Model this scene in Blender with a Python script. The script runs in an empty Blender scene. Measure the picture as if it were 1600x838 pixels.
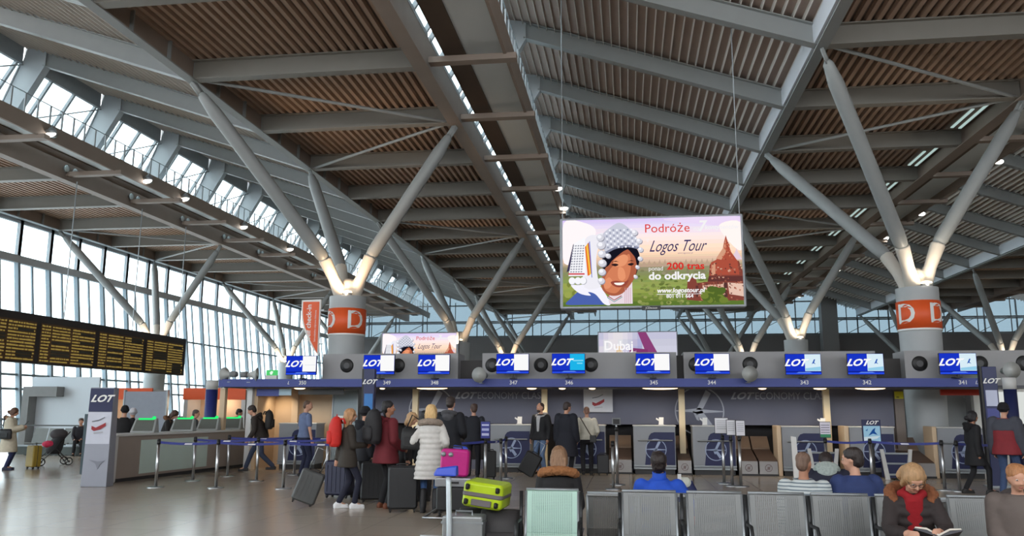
import bpy, bmesh, math, random
from mathutils import Vector, Matrix, Euler
random.seed(7)
PI = math.pi
SC = bpy.context.scene
COL = SC.collection
# ------------------------------------------------------------------ camera
F_PX = 1286.7
cam_d = bpy.data.cameras.new('camera'); cam = bpy.data.objects.new('camera', cam_d); COL.objects.link(cam)
cam_d.sensor_fit = 'HORIZONTAL'; cam_d.sensor_width = 36; cam_d.lens = F_PX/1600*36
cam_d.clip_start = .05; cam_d.clip_end = 600
ROT = Matrix(((0.99045335, 0.01964483, 0.13644131), (0.13778909, -0.17009408, -0.97574698), (0.00403947, 0.985232, -0.17117709)))
cam.matrix_world = Matrix.Translation((0, 0, 1.6)) @ ROT.to_4x4()
SC.camera = cam
def px_of(p):
    c = ROT.transposed() @ (Vector(p)-Vector((0, 0, 1.6)))
    if c.z > -.1: return None
    return 800+F_PX*c.x/-c.z, 419-F_PX*c.y/-c.z
# ------------------------------------------------------------------ world, exposure
W = bpy.data.worlds.new('overcast_sky'); SC.world = W; W.use_nodes = True
nt = W.node_tree; nt.nodes.clear()
bg = nt.nodes.new('ShaderNodeBackground'); wo = nt.nodes.new('ShaderNodeOutputWorld')
bg.inputs[0].default_value = (.94, .975, 1.0, 1); bg.inputs[1].default_value = 4.6
nt.links.new(bg.outputs[0], wo.inputs[0])
SC.view_settings.view_transform = 'Standard'; SC.view_settings.look = 'None'
SC.view_settings.exposure = 0.0; SC.view_settings.gamma = 1.0; SC.view_settings.use_curve_mapping = False
SC.cycles.max_bounces = 7; SC.cycles.diffuse_bounces = 4; SC.cycles.glossy_bounces = 3
SC.cycles.transparent_max_bounces = 12; SC.cycles.transmission_bounces = 3
SC.cycles.sample_clamp_indirect = 4; SC.cycles.caustics_reflective = False; SC.cycles.caustics_refractive = False
SC.cycles.use_denoising = True
def lamp(name, kind, loc, energy, col, rot=(0, 0, 0), size=.1, spot=None, blend=.6):
    d = bpy.data.lights.new(name, kind); d.energy = energy; d.color = col
    if kind == 'SPOT': d.spot_size = spot; d.spot_blend = blend; d.shadow_soft_size = size
    elif kind == 'POINT': d.shadow_soft_size = size
    elif kind == 'AREA': d.shape = 'RECTANGLE'; d.size, d.size_y = size
    o = bpy.data.objects.new(name, d); COL.objects.link(o); o.location = loc; o.rotation_euler = rot
    return o
# daylight entering through the glass facade; the lamp behind the camera is added fill
lamp('facade_daylight', 'AREA', (-27.9, 40, 5.4), 1800, (.95, .98, 1), (0, -PI/2, 0), (8.5, 70))
lamp('front_fill', 'AREA', (2, -6.5, 7.5), 1500, (1, .97, .93), (PI/2+.25, 0, PI), (44, 5))
# ------------------------------------------------------------------ materials
def lin(c):
    return tuple(((v/255)/12.92 if v/255 <= .04045 else ((v/255+.055)/1.055)**2.4) for v in c)
MATS = {}
def mat(name, rgb, rough=.6, metal=0., vary=.06, scale=6., bump=0., emit=0., spec=.5):
    if name in MATS: return MATS[name]
    m = bpy.data.materials.new(name); m.use_nodes = True; n = m.node_tree; b = n.nodes['Principled BSDF']
    c = lin(rgb)
    b.inputs['Roughness'].default_value = rough; b.inputs['Metallic'].default_value = metal
    b.inputs['Specular IOR Level'].default_value = spec
    if vary:
        tc = n.nodes.new('ShaderNodeTexCoord'); nz = n.nodes.new('ShaderNodeTexNoise'); nz.inputs['Scale'].default_value = scale
        nz.inputs['Detail'].default_value = 3
        n.links.new(tc.outputs['Object'], nz.inputs['Vector'])
        mx = n.nodes.new('ShaderNodeMix'); mx.data_type = 'RGBA'
        mx.inputs[6].default_value = (*[max(0, v*(1-vary*1.5)) for v in c], 1); mx.inputs[7].default_value = (*[min(1, v*(1+vary*1.5)) for v in c], 1)
        n.links.new(nz.outputs['Fac'], mx.inputs[0]); n.links.new(mx.outputs[2], b.inputs['Base Color'])
        if bump:
            bp = n.nodes.new('ShaderNodeBump'); bp.inputs['Strength'].default_value = bump; bp.inputs['Distance'].default_value = .02
            n.links.new(nz.outputs['Fac'], bp.inputs['Height']); n.links.new(bp.outputs[0], b.inputs['Normal'])
    else: b.inputs['Base Color'].default_value = (*c, 1)
    if emit:
        b.inputs['Emission Color'].default_value = (*c, 1); b.inputs['Emission Strength'].default_value = emit
    MATS[name] = m; return m
def glow(rgb, s=1.0):
    k = 'glow_%d_%d_%d_%d' % (*rgb, int(s*100))
    if k in MATS: return MATS[k]
    m = bpy.data.materials.new(k); m.use_nodes = True; n = m.node_tree; n.nodes.clear()
    e = n.nodes.new('ShaderNodeEmission'); o = n.nodes.new('ShaderNodeOutputMaterial')
    e.inputs[0].default_value = (*lin(rgb), 1); e.inputs[1].default_value = s
    n.links.new(e.outputs[0], o.inputs[0]); MATS[k] = m; return m
def glass(name, rgb, trans=.9, rough=.05):
    if name in MATS: return MATS[name]
    m = bpy.data.materials.new(name); m.use_nodes = True; n = m.node_tree; n.nodes.clear()
    t = n.nodes.new('ShaderNodeBsdfTransparent'); g = n.nodes.new('ShaderNodeBsdfPrincipled'); x = n.nodes.new('ShaderNodeMixShader'); o = n.nodes.new('ShaderNodeOutputMaterial')
    t.inputs[0].default_value = (*lin(rgb), 1); g.inputs['Base Color'].default_value = (*lin(rgb), 1); g.inputs['Roughness'].default_value = rough
    x.inputs[0].default_value = trans
    n.links.new(g.outputs[0], x.inputs[1]); n.links.new(t.outputs[0], x.inputs[2]); n.links.new(x.outputs[0], o.inputs[0])
    MATS[name] = m; return m
steel = mat('painted_grey_steel', (146, 150, 150), .45, 0, .05, 2)
lit_face_pale = mat('girder_face_window_light', (214, 220, 228), .5, 0, .03, 1)
deck_pale = mat('pale_catwalk_plate', (222, 232, 238), .5, 0, .03, 1)
steel_pale = mat('pale_painted_steel', (176, 182, 186), .5, 0, .04, 1.5)
girder_brown = mat('taupe_girder_paint', (142, 128, 118), .55, 0, .06, 2)
deck_brown = mat('ceiling_deck_warm_light_brown', (174, 149, 131), .6, 0, .1, 1.2)  # brown-grey deck with warm bounce and lamp light put into the brown
deck_grey = mat('dark_taupe_deck', (182, 164, 154), .6, 0, .08, 1.2)
rib_grey = mat('pale_deck_rib', (222, 218, 212), .5, 0, .05, 2)
roof_back = mat('roof_backing', (104, 90, 80), .8, 0, .1, 1)
chrome = mat('brushed_steel', (190, 192, 194), .28, 1., .05, 30)
blackm = mat('black_plastic', (22, 22, 24), .45, 0, .15, 20)
white_pl = mat('white_laminate', (205, 205, 204), .4, 0, .03, 4)
navy = mat('navy_blue_panel', (20, 28, 74), .5, 0, .08, 3)
fascia_blue = mat('fascia_blue', (60, 72, 142), .5, 0, .05, 2)
counter_grey = mat('counter_grey', (142, 146, 152), .45, 0, .05, 3)
bulk_grey = mat('bulkhead_grey', (150, 150, 152), .55, 0, .05, 2)
panel_slate = mat('slate_back_panel', (96, 98, 116), .5, 0, .05, 2)
beige = mat('warm_beige_panel', (205, 180, 150), .5, 0, .04, 3)
orange = mat('orange_sign_vinyl', (232, 92, 40), .5, 0, .03, 5)
white_v = mat('white_vinyl', (232, 232, 230), .5, 0, .02, 5)
alu = mat('grey_aluminium', (150, 156, 160), .4, .6, .05, 8)
win_glass = glass('clear_window_glass', (240, 248, 250), .93, .03)
tint_glass = glass('blue_grey_tinted_glass', (150, 162, 168), .9, .1)
frost_glass = glass('frosted_pale_glass', (190, 205, 212), .45, .4)
mint_glass = mat('mint_frosted_panel', (196, 214, 206), .25, 0, .03, 2)
# ------------------------------------------------------------------ mesh builder
class MB:
    def __init__(s): s.v = []; s.f = []; s.mi = []; s.M = None; s.m = 0
    def add(s, vs, fs, m=None):
        o = len(s.v)
        s.v += [tuple(s.M @ Vector(p)) if s.M is not None else tuple(p) for p in vs]
        s.f += [tuple(i+o for i in q) for q in fs]; s.mi += [s.m if m is None else m]*len(fs); return s
    def hexa(s, p, m=None): return s.add(p, [(0, 3, 2, 1), (4, 5, 6, 7), (0, 1, 5, 4), (1, 2, 6, 5), (2, 3, 7, 6), (3, 0, 4, 7)], m)
    def box(s, x0, x1, y0, y1, z0, z1, m=None):
        return s.hexa([(x0, y0, z0), (x1, y0, z0), (x1, y1, z0), (x0, y1, z0), (x0, y0, z1), (x1, y0, z1), (x1, y1, z1), (x0, y1, z1)], m)
    def rbox(s, x0, x1, y0, y1, z0, z1, r=.03, m=None, n=4):   # rounded in the XZ outline, softened depth edges
        def outline(i, y):
            o = []
            for cx, cz, a0 in ((x1-r, z1-r, 0), (x0+r, z1-r, 90), (x0+r, z0+r, 180), (x1-r, z0+r, 270)):
                for k in range(n+1):
                    a = math.radians(a0+90*k/n); o.append((cx+(r-i)*math.cos(a), y, cz+(r-i)*math.sin(a)))
            return o
        e = min(r*.5, (y1-y0)*.3)
        L = [outline(e, y0), outline(0, y0+e), outline(0, y1-e), outline(e, y1)]
        k = len(L[0]); vs = sum(L, []); fs = []
        for j in range(3):
            for i in range(k): a = j*k+i; b = j*k+(i+1) % k; fs.append((a, b, b+k, a+k))
        fs.append(tuple(range(k))[::1]); fs.append(tuple(range(3*k, 4*k))[::-1])
        return s.add(vs, fs, m)
    def beam(s, p0, p1, w, h, m=None, up=(0, 0, 1)):            # box section along p0->p1
        p0 = Vector(p0); p1 = Vector(p1); d = (p1-p0).normalized(); u = Vector(up)
        x = d.cross(u); x = x.normalized() if x.length > 1e-4 else Vector((1, 0, 0)); u = x.cross(d)
        q = [p+x*a*w/2+u*b*h/2 for p in (p0, p1) for a, b in ((-1, -1), (1, -1), (1, 1), (-1, 1))]
        return s.add(q, [(0, 1, 2, 3), (7, 6, 5, 4), (0, 4, 5, 1), (1, 5, 6, 2), (2, 6, 7, 3), (3, 7, 4, 0)], m)
    def prism(s, poly, ext, m=None):
        n = len(poly); e = Vector(ext); vs = [tuple(Vector(p)) for p in poly]+[tuple(Vector(p)+e) for p in poly]
        fs = [tuple(range(n))[::-1], tuple(range(n, 2*n))]+[(i, (i+1) % n, (i+1) % n+n, i+n) for i in range(n)]
        return s.add(vs, fs, m)
    def rings(s, R, m=None, closed=False):
        k = len(R[0]); vs = sum(R, []); fs = []
        for j in range(len(R)-1):
            for i in range(k): a = j*k+i; b = j*k+(i+1) % k; fs.append((a, b, b+k, a+k))
        if closed:
            o = (len(R)-1)*k
            for i in range(k): fs.append((o+i, o+(i+1) % k, (i+1) % k, i))
        else: fs += [tuple(range(k))[::-1], tuple(range((len(R)-1)*k, len(R)*k))]
        return s.add(vs, fs, m)
    def tube(s, pts, r, n=8, m=None, closed=False):
        P = [Vector(p) for p in pts]; R = []; x = None
        for i, p in enumerate(P):
            if closed: d = P[(i+1) % len(P)]-P[i-1]
            else: d = P[min(i+1, len(P)-1)]-P[max(i-1, 0)]
            d.normalize()
            if x is None: x = d.orthogonal().normalized()
            x = (x-d*x.dot(d)); x = x.normalized() if x.length > 1e-5 else d.orthogonal().normalized()
            y = d.cross(x); rr = r[i] if isinstance(r, (list, tuple)) else r
            R.append([tuple(p+(x*math.cos(2*PI*k/n)+y*math.sin(2*PI*k/n))*rr) for k in range(n)])
        return s.rings(R, m, closed)
    def cyl(s, p0, p1, r0, r1=None, n=20, m=None): return s.tube([p0, p1], [r0, r0 if r1 is None else r1], n, m)
    def cap(s, p0, p1, r0, r1=None, n=10, m=None):              # tapered capsule
        r1 = r0 if r1 is None else r1; p0 = Vector(p0); p1 = Vector(p1); d = p1-p0
        if d.length < 1e-5: d = Vector((0, 0, 1e-3)); p1 = p0+d
        d.normalize(); P = []; Rr = []
        for a in (80, 50, 20): P.append(p0-d*r0*math.sin(math.radians(a))); Rr.append(r0*math.cos(math.radians(a)))
        P += [p0, p1]; Rr += [r0, r1]
        for a in (20, 50, 80): P.append(p1+d*r1*math.sin(math.radians(a))); Rr.append(r1*math.cos(math.radians(a)))
        return s.tube(P, Rr, n, m)
    def ell(s, c, r, n=14, m=None, rot=None):
        c = Vector(c); R = []; k = n//2
        for i in range(1, k):
            a = PI*i/k-PI/2
            ring = []
            for j in range(n):
                p = Vector((r[0]*math.cos(a)*math.cos(2*PI*j/n), r[1]*math.cos(a)*math.sin(2*PI*j/n), r[2]*math.sin(a)))
                if rot is not None: p = rot @ p
                ring.append(tuple(c+p))
            R.append(ring)
        return s.rings(R, m)
    def loft(s, rs, n=18, m=None, e=2.4):                       # rs: (x, y, z, rx, ry) superellipse rings
        R = []
        for x, y, z, rx, ry in rs:
            ring = []
            for j in range(n):
                a = 2*PI*j/n; c, q = math.cos(a), math.sin(a)
                ring.append((x+rx*math.copysign(abs(c)**(2/e), c), y+ry*math.copysign(abs(q)**(2/e), q), z))
            R.append(ring)
        return s.rings(R, m)
    def mesh(s, name, mats):
        me = bpy.data.meshes.new(name); me.from_pydata(s.v, [], s.f)
        for mt in (mats if isinstance(mats, (list, tuple)) else [mats]): me.materials.append(mt)
        me.polygons.foreach_set('material_index', s.mi)
        bm = bmesh.new(); bm.from_mesh(me); bmesh.ops.recalc_face_normals(bm, faces=bm.faces); bm.to_mesh(me); bm.free()
        me.update(); return me
    def build(s, name, mats, parent=None, smooth=False, remesh=0, bevel=0, noise=0, nscale=.05):
        me = s.mesh(name, mats); o = bpy.data.objects.new(name, me); COL.objects.link(o)
        if parent is not None: o.parent = parent
        if smooth: me.shade_smooth()
        if remesh:
            r = o.modifiers.new('blend', 'REMESH'); r.mode = 'VOXEL'; r.voxel_size = remesh; r.use_smooth_shade = True
            q = o.modifiers.new('soften', 'SMOOTH'); q.iterations = 3; q.factor = .5
        if noise:
            t = bpy.data.textures.get('fur_%g' % nscale) or bpy.data.textures.new('fur_%g' % nscale, 'CLOUDS'); t.noise_scale = nscale
            d = o.modifiers.new('tufts', 'DISPLACE'); d.texture = t; d.strength = noise; d.mid_level = .4; d.texture_coords = 'LOCAL'
        if bevel:
            b = o.modifiers.new('soft_edges', 'BEVEL'); b.width = bevel; b.segments = 2; b.limit_method = 'ANGLE'
        return o
def tag(o, label=None, cat=None, group=None, kind=None):
    if label: o['label'] = label
    if cat: o['category'] = cat
    if group: o['group'] = group
    if kind: o['kind'] = kind
    return o
def thing(name, label, cat, loc=(0, 0, 0), rz=0, group=None):
    o = bpy.data.objects.new(name, None); COL.objects.link(o); o.empty_display_size = .1
    o.location = loc; o.rotation_euler = (0, 0, rz)
    return tag(o, label, cat, group)
def struct(o): return tag(o, kind='structure')
def dup(root, loc=None, rz=None, label=None):
    r = root.copy(); COL.objects.link(r)
    if loc is not None: r.location = loc
    if rz is not None: r.rotation_euler = (0, 0, rz)
    if label: r['label'] = label
    for ch in list(root.children):
        c = ch.copy(); COL.objects.link(c); c.parent = r
        for g in list(ch.children):
            d = g.copy(); COL.objects.link(d); d.parent = c
    return r
def text(s, size, m, parent, loc, rot=(PI/2, 0, 0), name='lettering', shear=0, bold=0, depth=.002, align='CENTER', space=1., sx=1.):
    cu = bpy.data.curves.new(name, 'FONT'); cu.body = s; cu.size = size; cu.shear = shear; cu.offset = bold; cu.extrude = depth
    cu.align_x = align; cu.align_y = 'CENTER'; cu.space_character = space; cu.resolution_u = 3
    t = bpy.data.objects.new(name, cu); COL.objects.link(t)
    dg = bpy.context.evaluated_depsgraph_get(); me = bpy.data.meshes.new_from_object(t.evaluated_get(dg)); bpy.data.objects.remove(t)
    me.materials.clear(); me.materials.append(m); me.name = name
    o = bpy.data.objects.new(name, me); COL.objects.link(o); o.parent = parent; o.location = loc; o.rotation_euler = rot; o.scale = (sx, 1, 1)
    return o
ORD = ['nearest', 'second nearest', 'third nearest', 'fourth nearest', 'fifth nearest', 'sixth nearest', 'seventh nearest', 'eighth nearest', 'ninth nearest', 'tenth nearest', 'eleventh nearest', 'twelfth nearest', 'thirteenth nearest', 'fourteenth nearest', 'fifteenth nearest', 'sixteenth nearest', 'seventeenth nearest', 'eighteenth nearest', 'nineteenth nearest', 'twentieth nearest', 'twenty-first nearest', 'twenty-second nearest', 'twenty-third nearest', 'twenty-fourth nearest', 'twenty-fifth nearest']
# ================================================================== STRUCTURE
X0, PER, SP, Y1 = -8.41, 16.42, 4.234, 24.0
ZB = 10.4
YN, YF = -7.0, 80.0
KS = [-1, 0, 1, 2]
def floor_mat():
    m = bpy.data.materials.new('polished_stone_floor'); m.use_nodes = True; n = m.node_tree; b = n.nodes['Principled BSDF']
    tc = n.nodes.new('ShaderNodeTexCoord'); br = n.nodes.new('ShaderNodeTexBrick'); br.offset = 0
    br.inputs['Scale'].default_value = 1; br.inputs['Brick Width'].default_value = .9; br.inputs['Row Height'].default_value = .9
    br.inputs['Mortar Size'].default_value = .006
    br.inputs['Color1'].default_value = (*lin((170, 158, 143)), 1); br.inputs['Color2'].default_value = (*lin((166, 154, 140)), 1); br.inputs['Mortar'].default_value = (*lin((146, 136, 123)), 1)
    n.links.new(tc.outputs['Object'], br.inputs['Vector'])
    nz = n.nodes.new('ShaderNodeTexNoise'); nz.inputs['Scale'].default_value = 40; nz.inputs['Detail'].default_value = 4; n.links.new(tc.outputs['Object'], nz.inputs['Vector'])
    mx = n.nodes.new('ShaderNodeMix'); mx.data_type = 'RGBA'; mx.blend_type = 'MULTIPLY'; mx.inputs[0].default_value = .06
    n.links.new(br.outputs['Color'], mx.inputs[6]); n.links.new(nz.outputs['Color'], mx.inputs[7]); n.links.new(mx.outputs[2], b.inputs['Base Color'])
    b.inputs['Roughness'].default_value = .2; b.inputs['Specular IOR Level'].default_value = .4
    return m
struct(MB().box(-29.5, 38.5, YN, YF, -.3, 0).build('floor', floor_mat()))
struct(MB().box(-120, -29.5, -40, 160, -.5, -.25).build('floor_outside', mat('tarmac_outside', (170, 174, 178), .8, 0, .05, .2)))
def corrugated(name, x0, x1, z0, z1, per, w, d, m, mb_back):   # deck with ribs running along Y
    mb = MB(); n = int((x1-x0)/per)
    zf = lambda x: z0+(z1-z0)*(x-x0)/(x1-x0)
    for i in range(n+1):
        a = x0+i*per; b = a+w; c = min(a+.02, b); e = b-.02 if w > .06 else b
        if b > x1: break
        mb.hexa([(c, YN, zf(c)-d), (e, YN, zf(e)-d), (e, YF, zf(e)-d), (c, YF, zf(c)-d), (a, YN, zf(a)), (b, YN, zf(b)), (b, YF, zf(b)), (a, YF, zf(a))], 0)
    mb.hexa([(x0, YN, z0), (x1, YN, z1), (x1, YF, z1), (x0, YF, z0), (x0, YN, z0+.35), (x1, YN, z1+.35), (x1, YF, z1+.35), (x0, YF, z0+.35)], 1)
    return struct(mb.build(name, [m, mb_back]))
for k in KS:
    xk = X0+k*PER
    corrugated('ceiling', xk-3.15, xk+3.3, 11.06, 11.06, .25, .15, .11, deck_brown, roof_back)
    corrugated('ceiling', xk+4.6, xk+13.3, 13.92, 11.05, .25, .034, .12, rib_grey, deck_grey)
wall_dark = mat('far_wall_grey', (98, 96, 96), .7, 0, .08, .5)
wall_mid = mat('plain_grey_wall', (150, 150, 148), .7, 0, .05, .5)
struct(MB().box(-29.5, 38.5, YF, YF+.4, 0, 8.7).build('wall_far', wall_dark))
struct(MB().box(38.0, 38.4, YN, YF, 0, 14).build('wall_right', wall_mid))
# far glazing above the far wall: pane bays with frames, one window per structural bay
for i, (xa, xb) in enumerate([(-28.5+8.3*j, -28.5+8.3*(j+1)) for j in range(8)]):
    mb = MB(); z0, z1 = 8.7, 14.4
    for x in (xa, xa+2.77, xa+5.53): mb.box(x-.05, x+.05, YF+.05, YF+.2, z0, z1)
    for z in (z0, 10.15, 11.9, z1): mb.box(xa, xb, YF+.05, YF+.2, z-.06, z+.06)
    f = struct(mb.build('window_%d' % (40+i), mat('grey_mullion', (104, 112, 116), .5)))
    MB().box(xa+.05, xb-.05, YF+.1, YF+.13, z0, z1).build('glass_pane', tint_glass, f)
struct(MB().box(17.7, 19.1, 78.2, 79.4, 0, 12.5).build('wall_far_pillar', mat('far_pillar_grey', (112, 112, 112), .6, 0, .05, .5)))
struct(MB().box(-29.5, 38.5, YN-.3, YN, 0, 4.6).build('wall_front_light_block', mat('plain_grey_wall', (150, 150, 148))))  # unseen wall added to block low front light on the seats
# wind truss in front of the far glazing
t = thing('glazing_truss', 'thin dark steel truss with diagonals before the far high window band', 'truss', (0, 79.2, 8.7))
mb = MB()
for z in (.05, 1.5): mb.beam((-28, 0, z), (37, 0, z), .1, .12)
mb.build('chord', mat('dark_truss_steel', (78, 82, 84), .5), t)
mb = MB()
for i in range(23):
    x = -28+i*2.83
    mb.beam((x, 0, .05), (x, 0, 3.4), .07, .07); mb.beam((x, 0, .05), (x+2.83, 0, 1.5 if i % 2 else 1.5), .05, .05)
mb.build('web_bar', mat('dark_truss_steel', (78, 82, 84), .5), t)
# facade: 2.13 m modules, top pane row upright, lower part leaning outward at the top
fx = -28.4
frame_m = mat('window_frame_grey', (176, 180, 184), .5, 0, .04, 3)
post_m = mat('facade_post_blue_grey', (136, 150, 160), .5, 0, .04, 3)
def lean(z): return fx-.1+(8.4-z)*.13
def facade_module(y):
    mb = MB()
    for yy in (y+.02, y+2.11): mb.box(fx-.12, fx+.05, yy-.09, yy+.09, 8.4, 10.5)
    mb.box(fx-.12, fx+.12, y, y+2.13, 8.38, 8.74); mb.box(fx-.12, fx+.05, y, y+2.13, 10.28, 10.6)
    for j, yy in enumerate((y, y+1.065)):                        # alternating slim and box mullions
        w = .06 if j else .1; d = .08 if j else .22
        mb.hexa([(lean(0), yy-w, 0), (lean(0)+d, yy-w, 0), (lean(0)+d, yy+w*.6, 0), (lean(0), yy+w*.6, 0),
                 (lean(8.4), yy-w, 8.4), (lean(8.4)+d, yy-w, 8.4), (lean(8.4)+d, yy+w*.6, 8.4), (lean(8.4), yy+w*.6, 8.4)], 1)
    for z in (1.15, 2.5, 3.15, 5.9): mb.box(lean(z), lean(z)+.12, y, y+2.13, z-.05, z+.05, 1)
    o = mb.build('window_1', [frame_m, post_m])
    g = MB().box(fx-.05, fx-.02, y+.11, y+2.02, 8.74, 10.28)
    g.hexa([(lean(0)+.04, y+.02, 0), (lean(0)+.07, y+.02, 0), (lean(0)+.07, y+2.1, 0), (lean(0)+.04, y+2.1, 0),
            (lean(8.4)+.04, y+.02, 8.4), (lean(8.4)+.07, y+.02, 8.4), (lean(8.4)+.07, y+2.1, 8.4), (lean(8.4)+.04, y+2.1, 8.4)])
    g.build('glass_pane', win_glass, o); return o
fm = struct(facade_module(28.25))
for i in range(1, 25):
    c = dup(fm, (0, i*2.13, 0)); c.name = 'window_%d' % (i+1)
# slatted solid part nearer than the visible facade is out of frame: the same facade carries on
for i in range(1, 14):
    c = dup(fm, (0, -i*2.13, 0)); c.name = 'window_%d' % (60+i)
mb = MB(); mb.box(fx-.3, fx+.02, YN, YF, 10.5, 11.5); mb.box(fx-.3, fx+1.0, YN, YF, 11.3, 11.5)
struct(mb.build('wall_left', girder_brown))
# ================================================================== ROOF STEEL
bayname = {-1: 'far left', 0: 'left of centre', 1: 'right of centre', 2: 'far right'}
def vis(p, mg=60):
    q = px_of(p); return q is not None and -mg < q[0] < 1600+mg and -mg < q[1] < 838
def ibeam(mb, x0, z0, x1, z1, h, w=.3, tf=.03, tw=.06):         # I-section in the XZ plane, z = underside
    for a, b in ((0, tf), (h-tf, h)):
        mb.hexa([(x0, -w/2, z0+a), (x1, -w/2, z1+a), (x1, w/2, z1+a), (x0, w/2, z0+a), (x0, -w/2, z0+b), (x1, -w/2, z1+b), (x1, w/2, z1+b), (x0, w/2, z0+b)])
    mb.hexa([(x0, -tw/2, z0+tf), (x1, -tw/2, z1+tf), (x1, tw/2, z1+tf), (x0, tw/2, z0+tf), (x0, -tw/2, z0+h-tf), (x1, -tw/2, z1+h-tf), (x1, tw/2, z1+h-tf), (x0, tw/2, z0+h-tf)])
proto_b = proto_g = proto_r = proto_w = None
for k in KS:
    xk = X0+k*PER; nb = ng = nw = 0
    for n in range(-3, 14):
        y = Y1+n*SP
        if y > 79: continue
        if any(vis((xk+a, y, 10.4)) for a in (-3, 0, 3)):
            lab = f'{ORD[nb]} grey steel cross beam of the brown ceiling strip {bayname[k]}'; nb += 1
            if proto_b is None:
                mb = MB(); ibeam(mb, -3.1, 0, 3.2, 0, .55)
                proto_b = mb.build('ceiling_cross_beam', mat('beam_steel_warm_light_tint', (134, 131, 125), .5, 0, .05, 2)); proto_b.location = (xk, y, ZB); tag(proto_b, lab, 'beam')  # same steel as the rafters; warm light tinted into the colour
            else:
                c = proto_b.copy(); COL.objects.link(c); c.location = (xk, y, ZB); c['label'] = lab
        if k < 2 and any(vis((xk+a, y, z)) for a, z in ((5.6, 13), (9, 12), (13, 10.5))):
            lab = f'{ORD[ng]} sloping grey rafter of the clerestory roof {["left of", "right of", "far right of"][k+1]} centre' if k != -1 else f'{ORD[ng]} sloping grey rafter beside the left clerestory windows'
            ng += 1
            if proto_g is None:
                proto_g = thing('sloping_rafter', lab, 'rafter', (xk, y, 0))
                mb = MB(); ibeam(mb, 5.4, 13.08, 13.2, 10.4, .55, .28)
                mb.build('rafter', steel, proto_g)
                mb = MB()                                        # slanting box leg standing on the long girder
                for a, b in ((-.1, -.07), (.07, .1)): mb.prism([(3.8, a, 11.2), (4.4, a, 11.2), (5.47, a, 13.06), (5.47, a, 13.62), (4.75, a, 13.75), (4.62, a, 13.3)], (0, b-a, 0))
                mb.prism([(3.75, -.13, 11.2), (3.8, -.13, 11.2), (4.6, -.13, 13.3), (4.55, -.13, 13.3)], (0, .26, 0))
                mb.prism([(4.38, -.14, 11.2), (4.42, -.14, 11.2), (5.5, -.14, 13.08), (5.46, -.14, 13.08)], (0, .28, 0))
                mb.build('strut_leg', steel_pale, proto_g)
            else: dup(proto_g, (xk, y, 0), 0, lab)
        # clerestory glazing: three slanting panes between two legs
        if k < 2 and any(vis((xk+a, y+2, z)) for a, z in ((3.5, 11.2), (4.6, 13.2))):
            if proto_w is None:
                mb = MB(); P = lambda t, s: (3.36+1.2*t, s, 11.25+2.0*t)
                for s in (.22, 1.45, 2.7, 3.95): mb.beam(P(0, s), P(1, s), .09, .12)
                for t in (0, 1): mb.beam(P(t, .1), P(t, 4.13), .12, .12)
                mb.beam((3.6, .5, 11.35), (4.75, 4.0, 13.1), .045, .045); mb.box(4.5, 4.62, .1, 4.13, 13.2, 13.95)
                proto_w = struct(mb.build('window_100', mat('clerestory_frame', (150, 156, 160), .5))); proto_w.location = (xk, y, 0)
                mb = MB(); a, b, c, d = P(0, .1), P(0, 4.13), P(1, 4.13), P(1, .1)
                mb.prism([a, b, c, d], (-.02, 0, .012)); mb.build('glass_pane', win_glass, proto_w)
            else: c = dup(proto_w, (xk, y, 0), 0); c.name = 'window_%d' % (100+(k+1)*20+n+3)
    # long girders
    side = {-1: 'over the glass facade', 0: 'left of the hall centre', 1: 'right of the hall centre', 2: 'at the far right'}[k]
    g = thing('valley_girder', f'long taupe plate girder {side} where rafters meet flat ceiling', 'girder', (xk-3.15, 0, 0))
    MB().box(-.14, .14, YN, YF-.5, ZB-.02, ZB+.02).build('bottom_flange', steel, g)
    MB().box(-.03, .03, YN, YF-.5, ZB+.02, 11.06).build('web_plate', [girder_brown], g)
    mb = MB()
    for n in range(-7, 14):
        for dy in (-1.3, 0, 1.3):
            y = Y1+n*SP+dy
            if y < 79: mb.box(-.13, .13, y-.02, y+.02, ZB+.02, 11.02)
    tag(mb.build('stiffener_row', steel, g), kind='stuff')
    MB().box(-.20, -.035, YN, YF-.5, ZB+.05, 11.0).build('lit_side_face', lit_face_pale, g)  # clerestory light on the girder's left side, painted as a pale added sheet
    g = thing('catwalk_girder', f'long brown-grey girder along the catwalk edge {side}', 'girder', (xk+3.27, 0, 0))
    mb = MB(); mb.box(-.2, .2, YN, YF-.5, 10.34, 10.38); mb.box(-.05, .05, YN, YF-.5, 10.38, 11.2); mb.box(-.2, .14, YN, YF-.5, 11.16, 11.2)
    mb.box(.05, .14, YN, YF-.5, 10.4, 11.16); mb.build('girder_body', girder_brown, g)
    c = thing('maintenance_catwalk', f'suspended maintenance catwalk with handrail under the clerestory {side}', 'catwalk', (xk, 0, 0))
    mb = MB(); mb.box(4.28, 5.42, YN, YF-.6, 10.95, 11.02); mb.build('deck_plate', deck_pale, c)
    mb = MB(); mb.box(3.76, 4.33, YN, YF-.6, 10.9, 10.96); mb.build('inner_soffit', mat('dark_brown_soffit', (92, 78, 68), .7), c)
    mb = MB(); mb.hexa([(5.42, YN, 10.62), (5.5, YN, 10.62), (5.5, YF-.6, 10.62), (5.42, YF-.6, 10.62), (5.42, YN, 11.14), (5.56, YN, 11.14), (5.56, YF-.6, 11.14), (5.42, YF-.6, 11.14)])
    mb.build('edge_plate', girder_brown, c)
    mb = MB()
    for z in (11.82,): mb.box(5.465, 5.495, YN, YF-.6, z-.012, z+.012)
    mb.build('handrail', alu, c)
    mb = MB(); y = 2.0
    while y < 79: mb.box(5.46, 5.5, y-.03, y+.03, 11.1, 11.82); y += SP/7
    tag(mb.build('railing_post', steel_pale, c), 'row of thin upright posts', kind='stuff')
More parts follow.
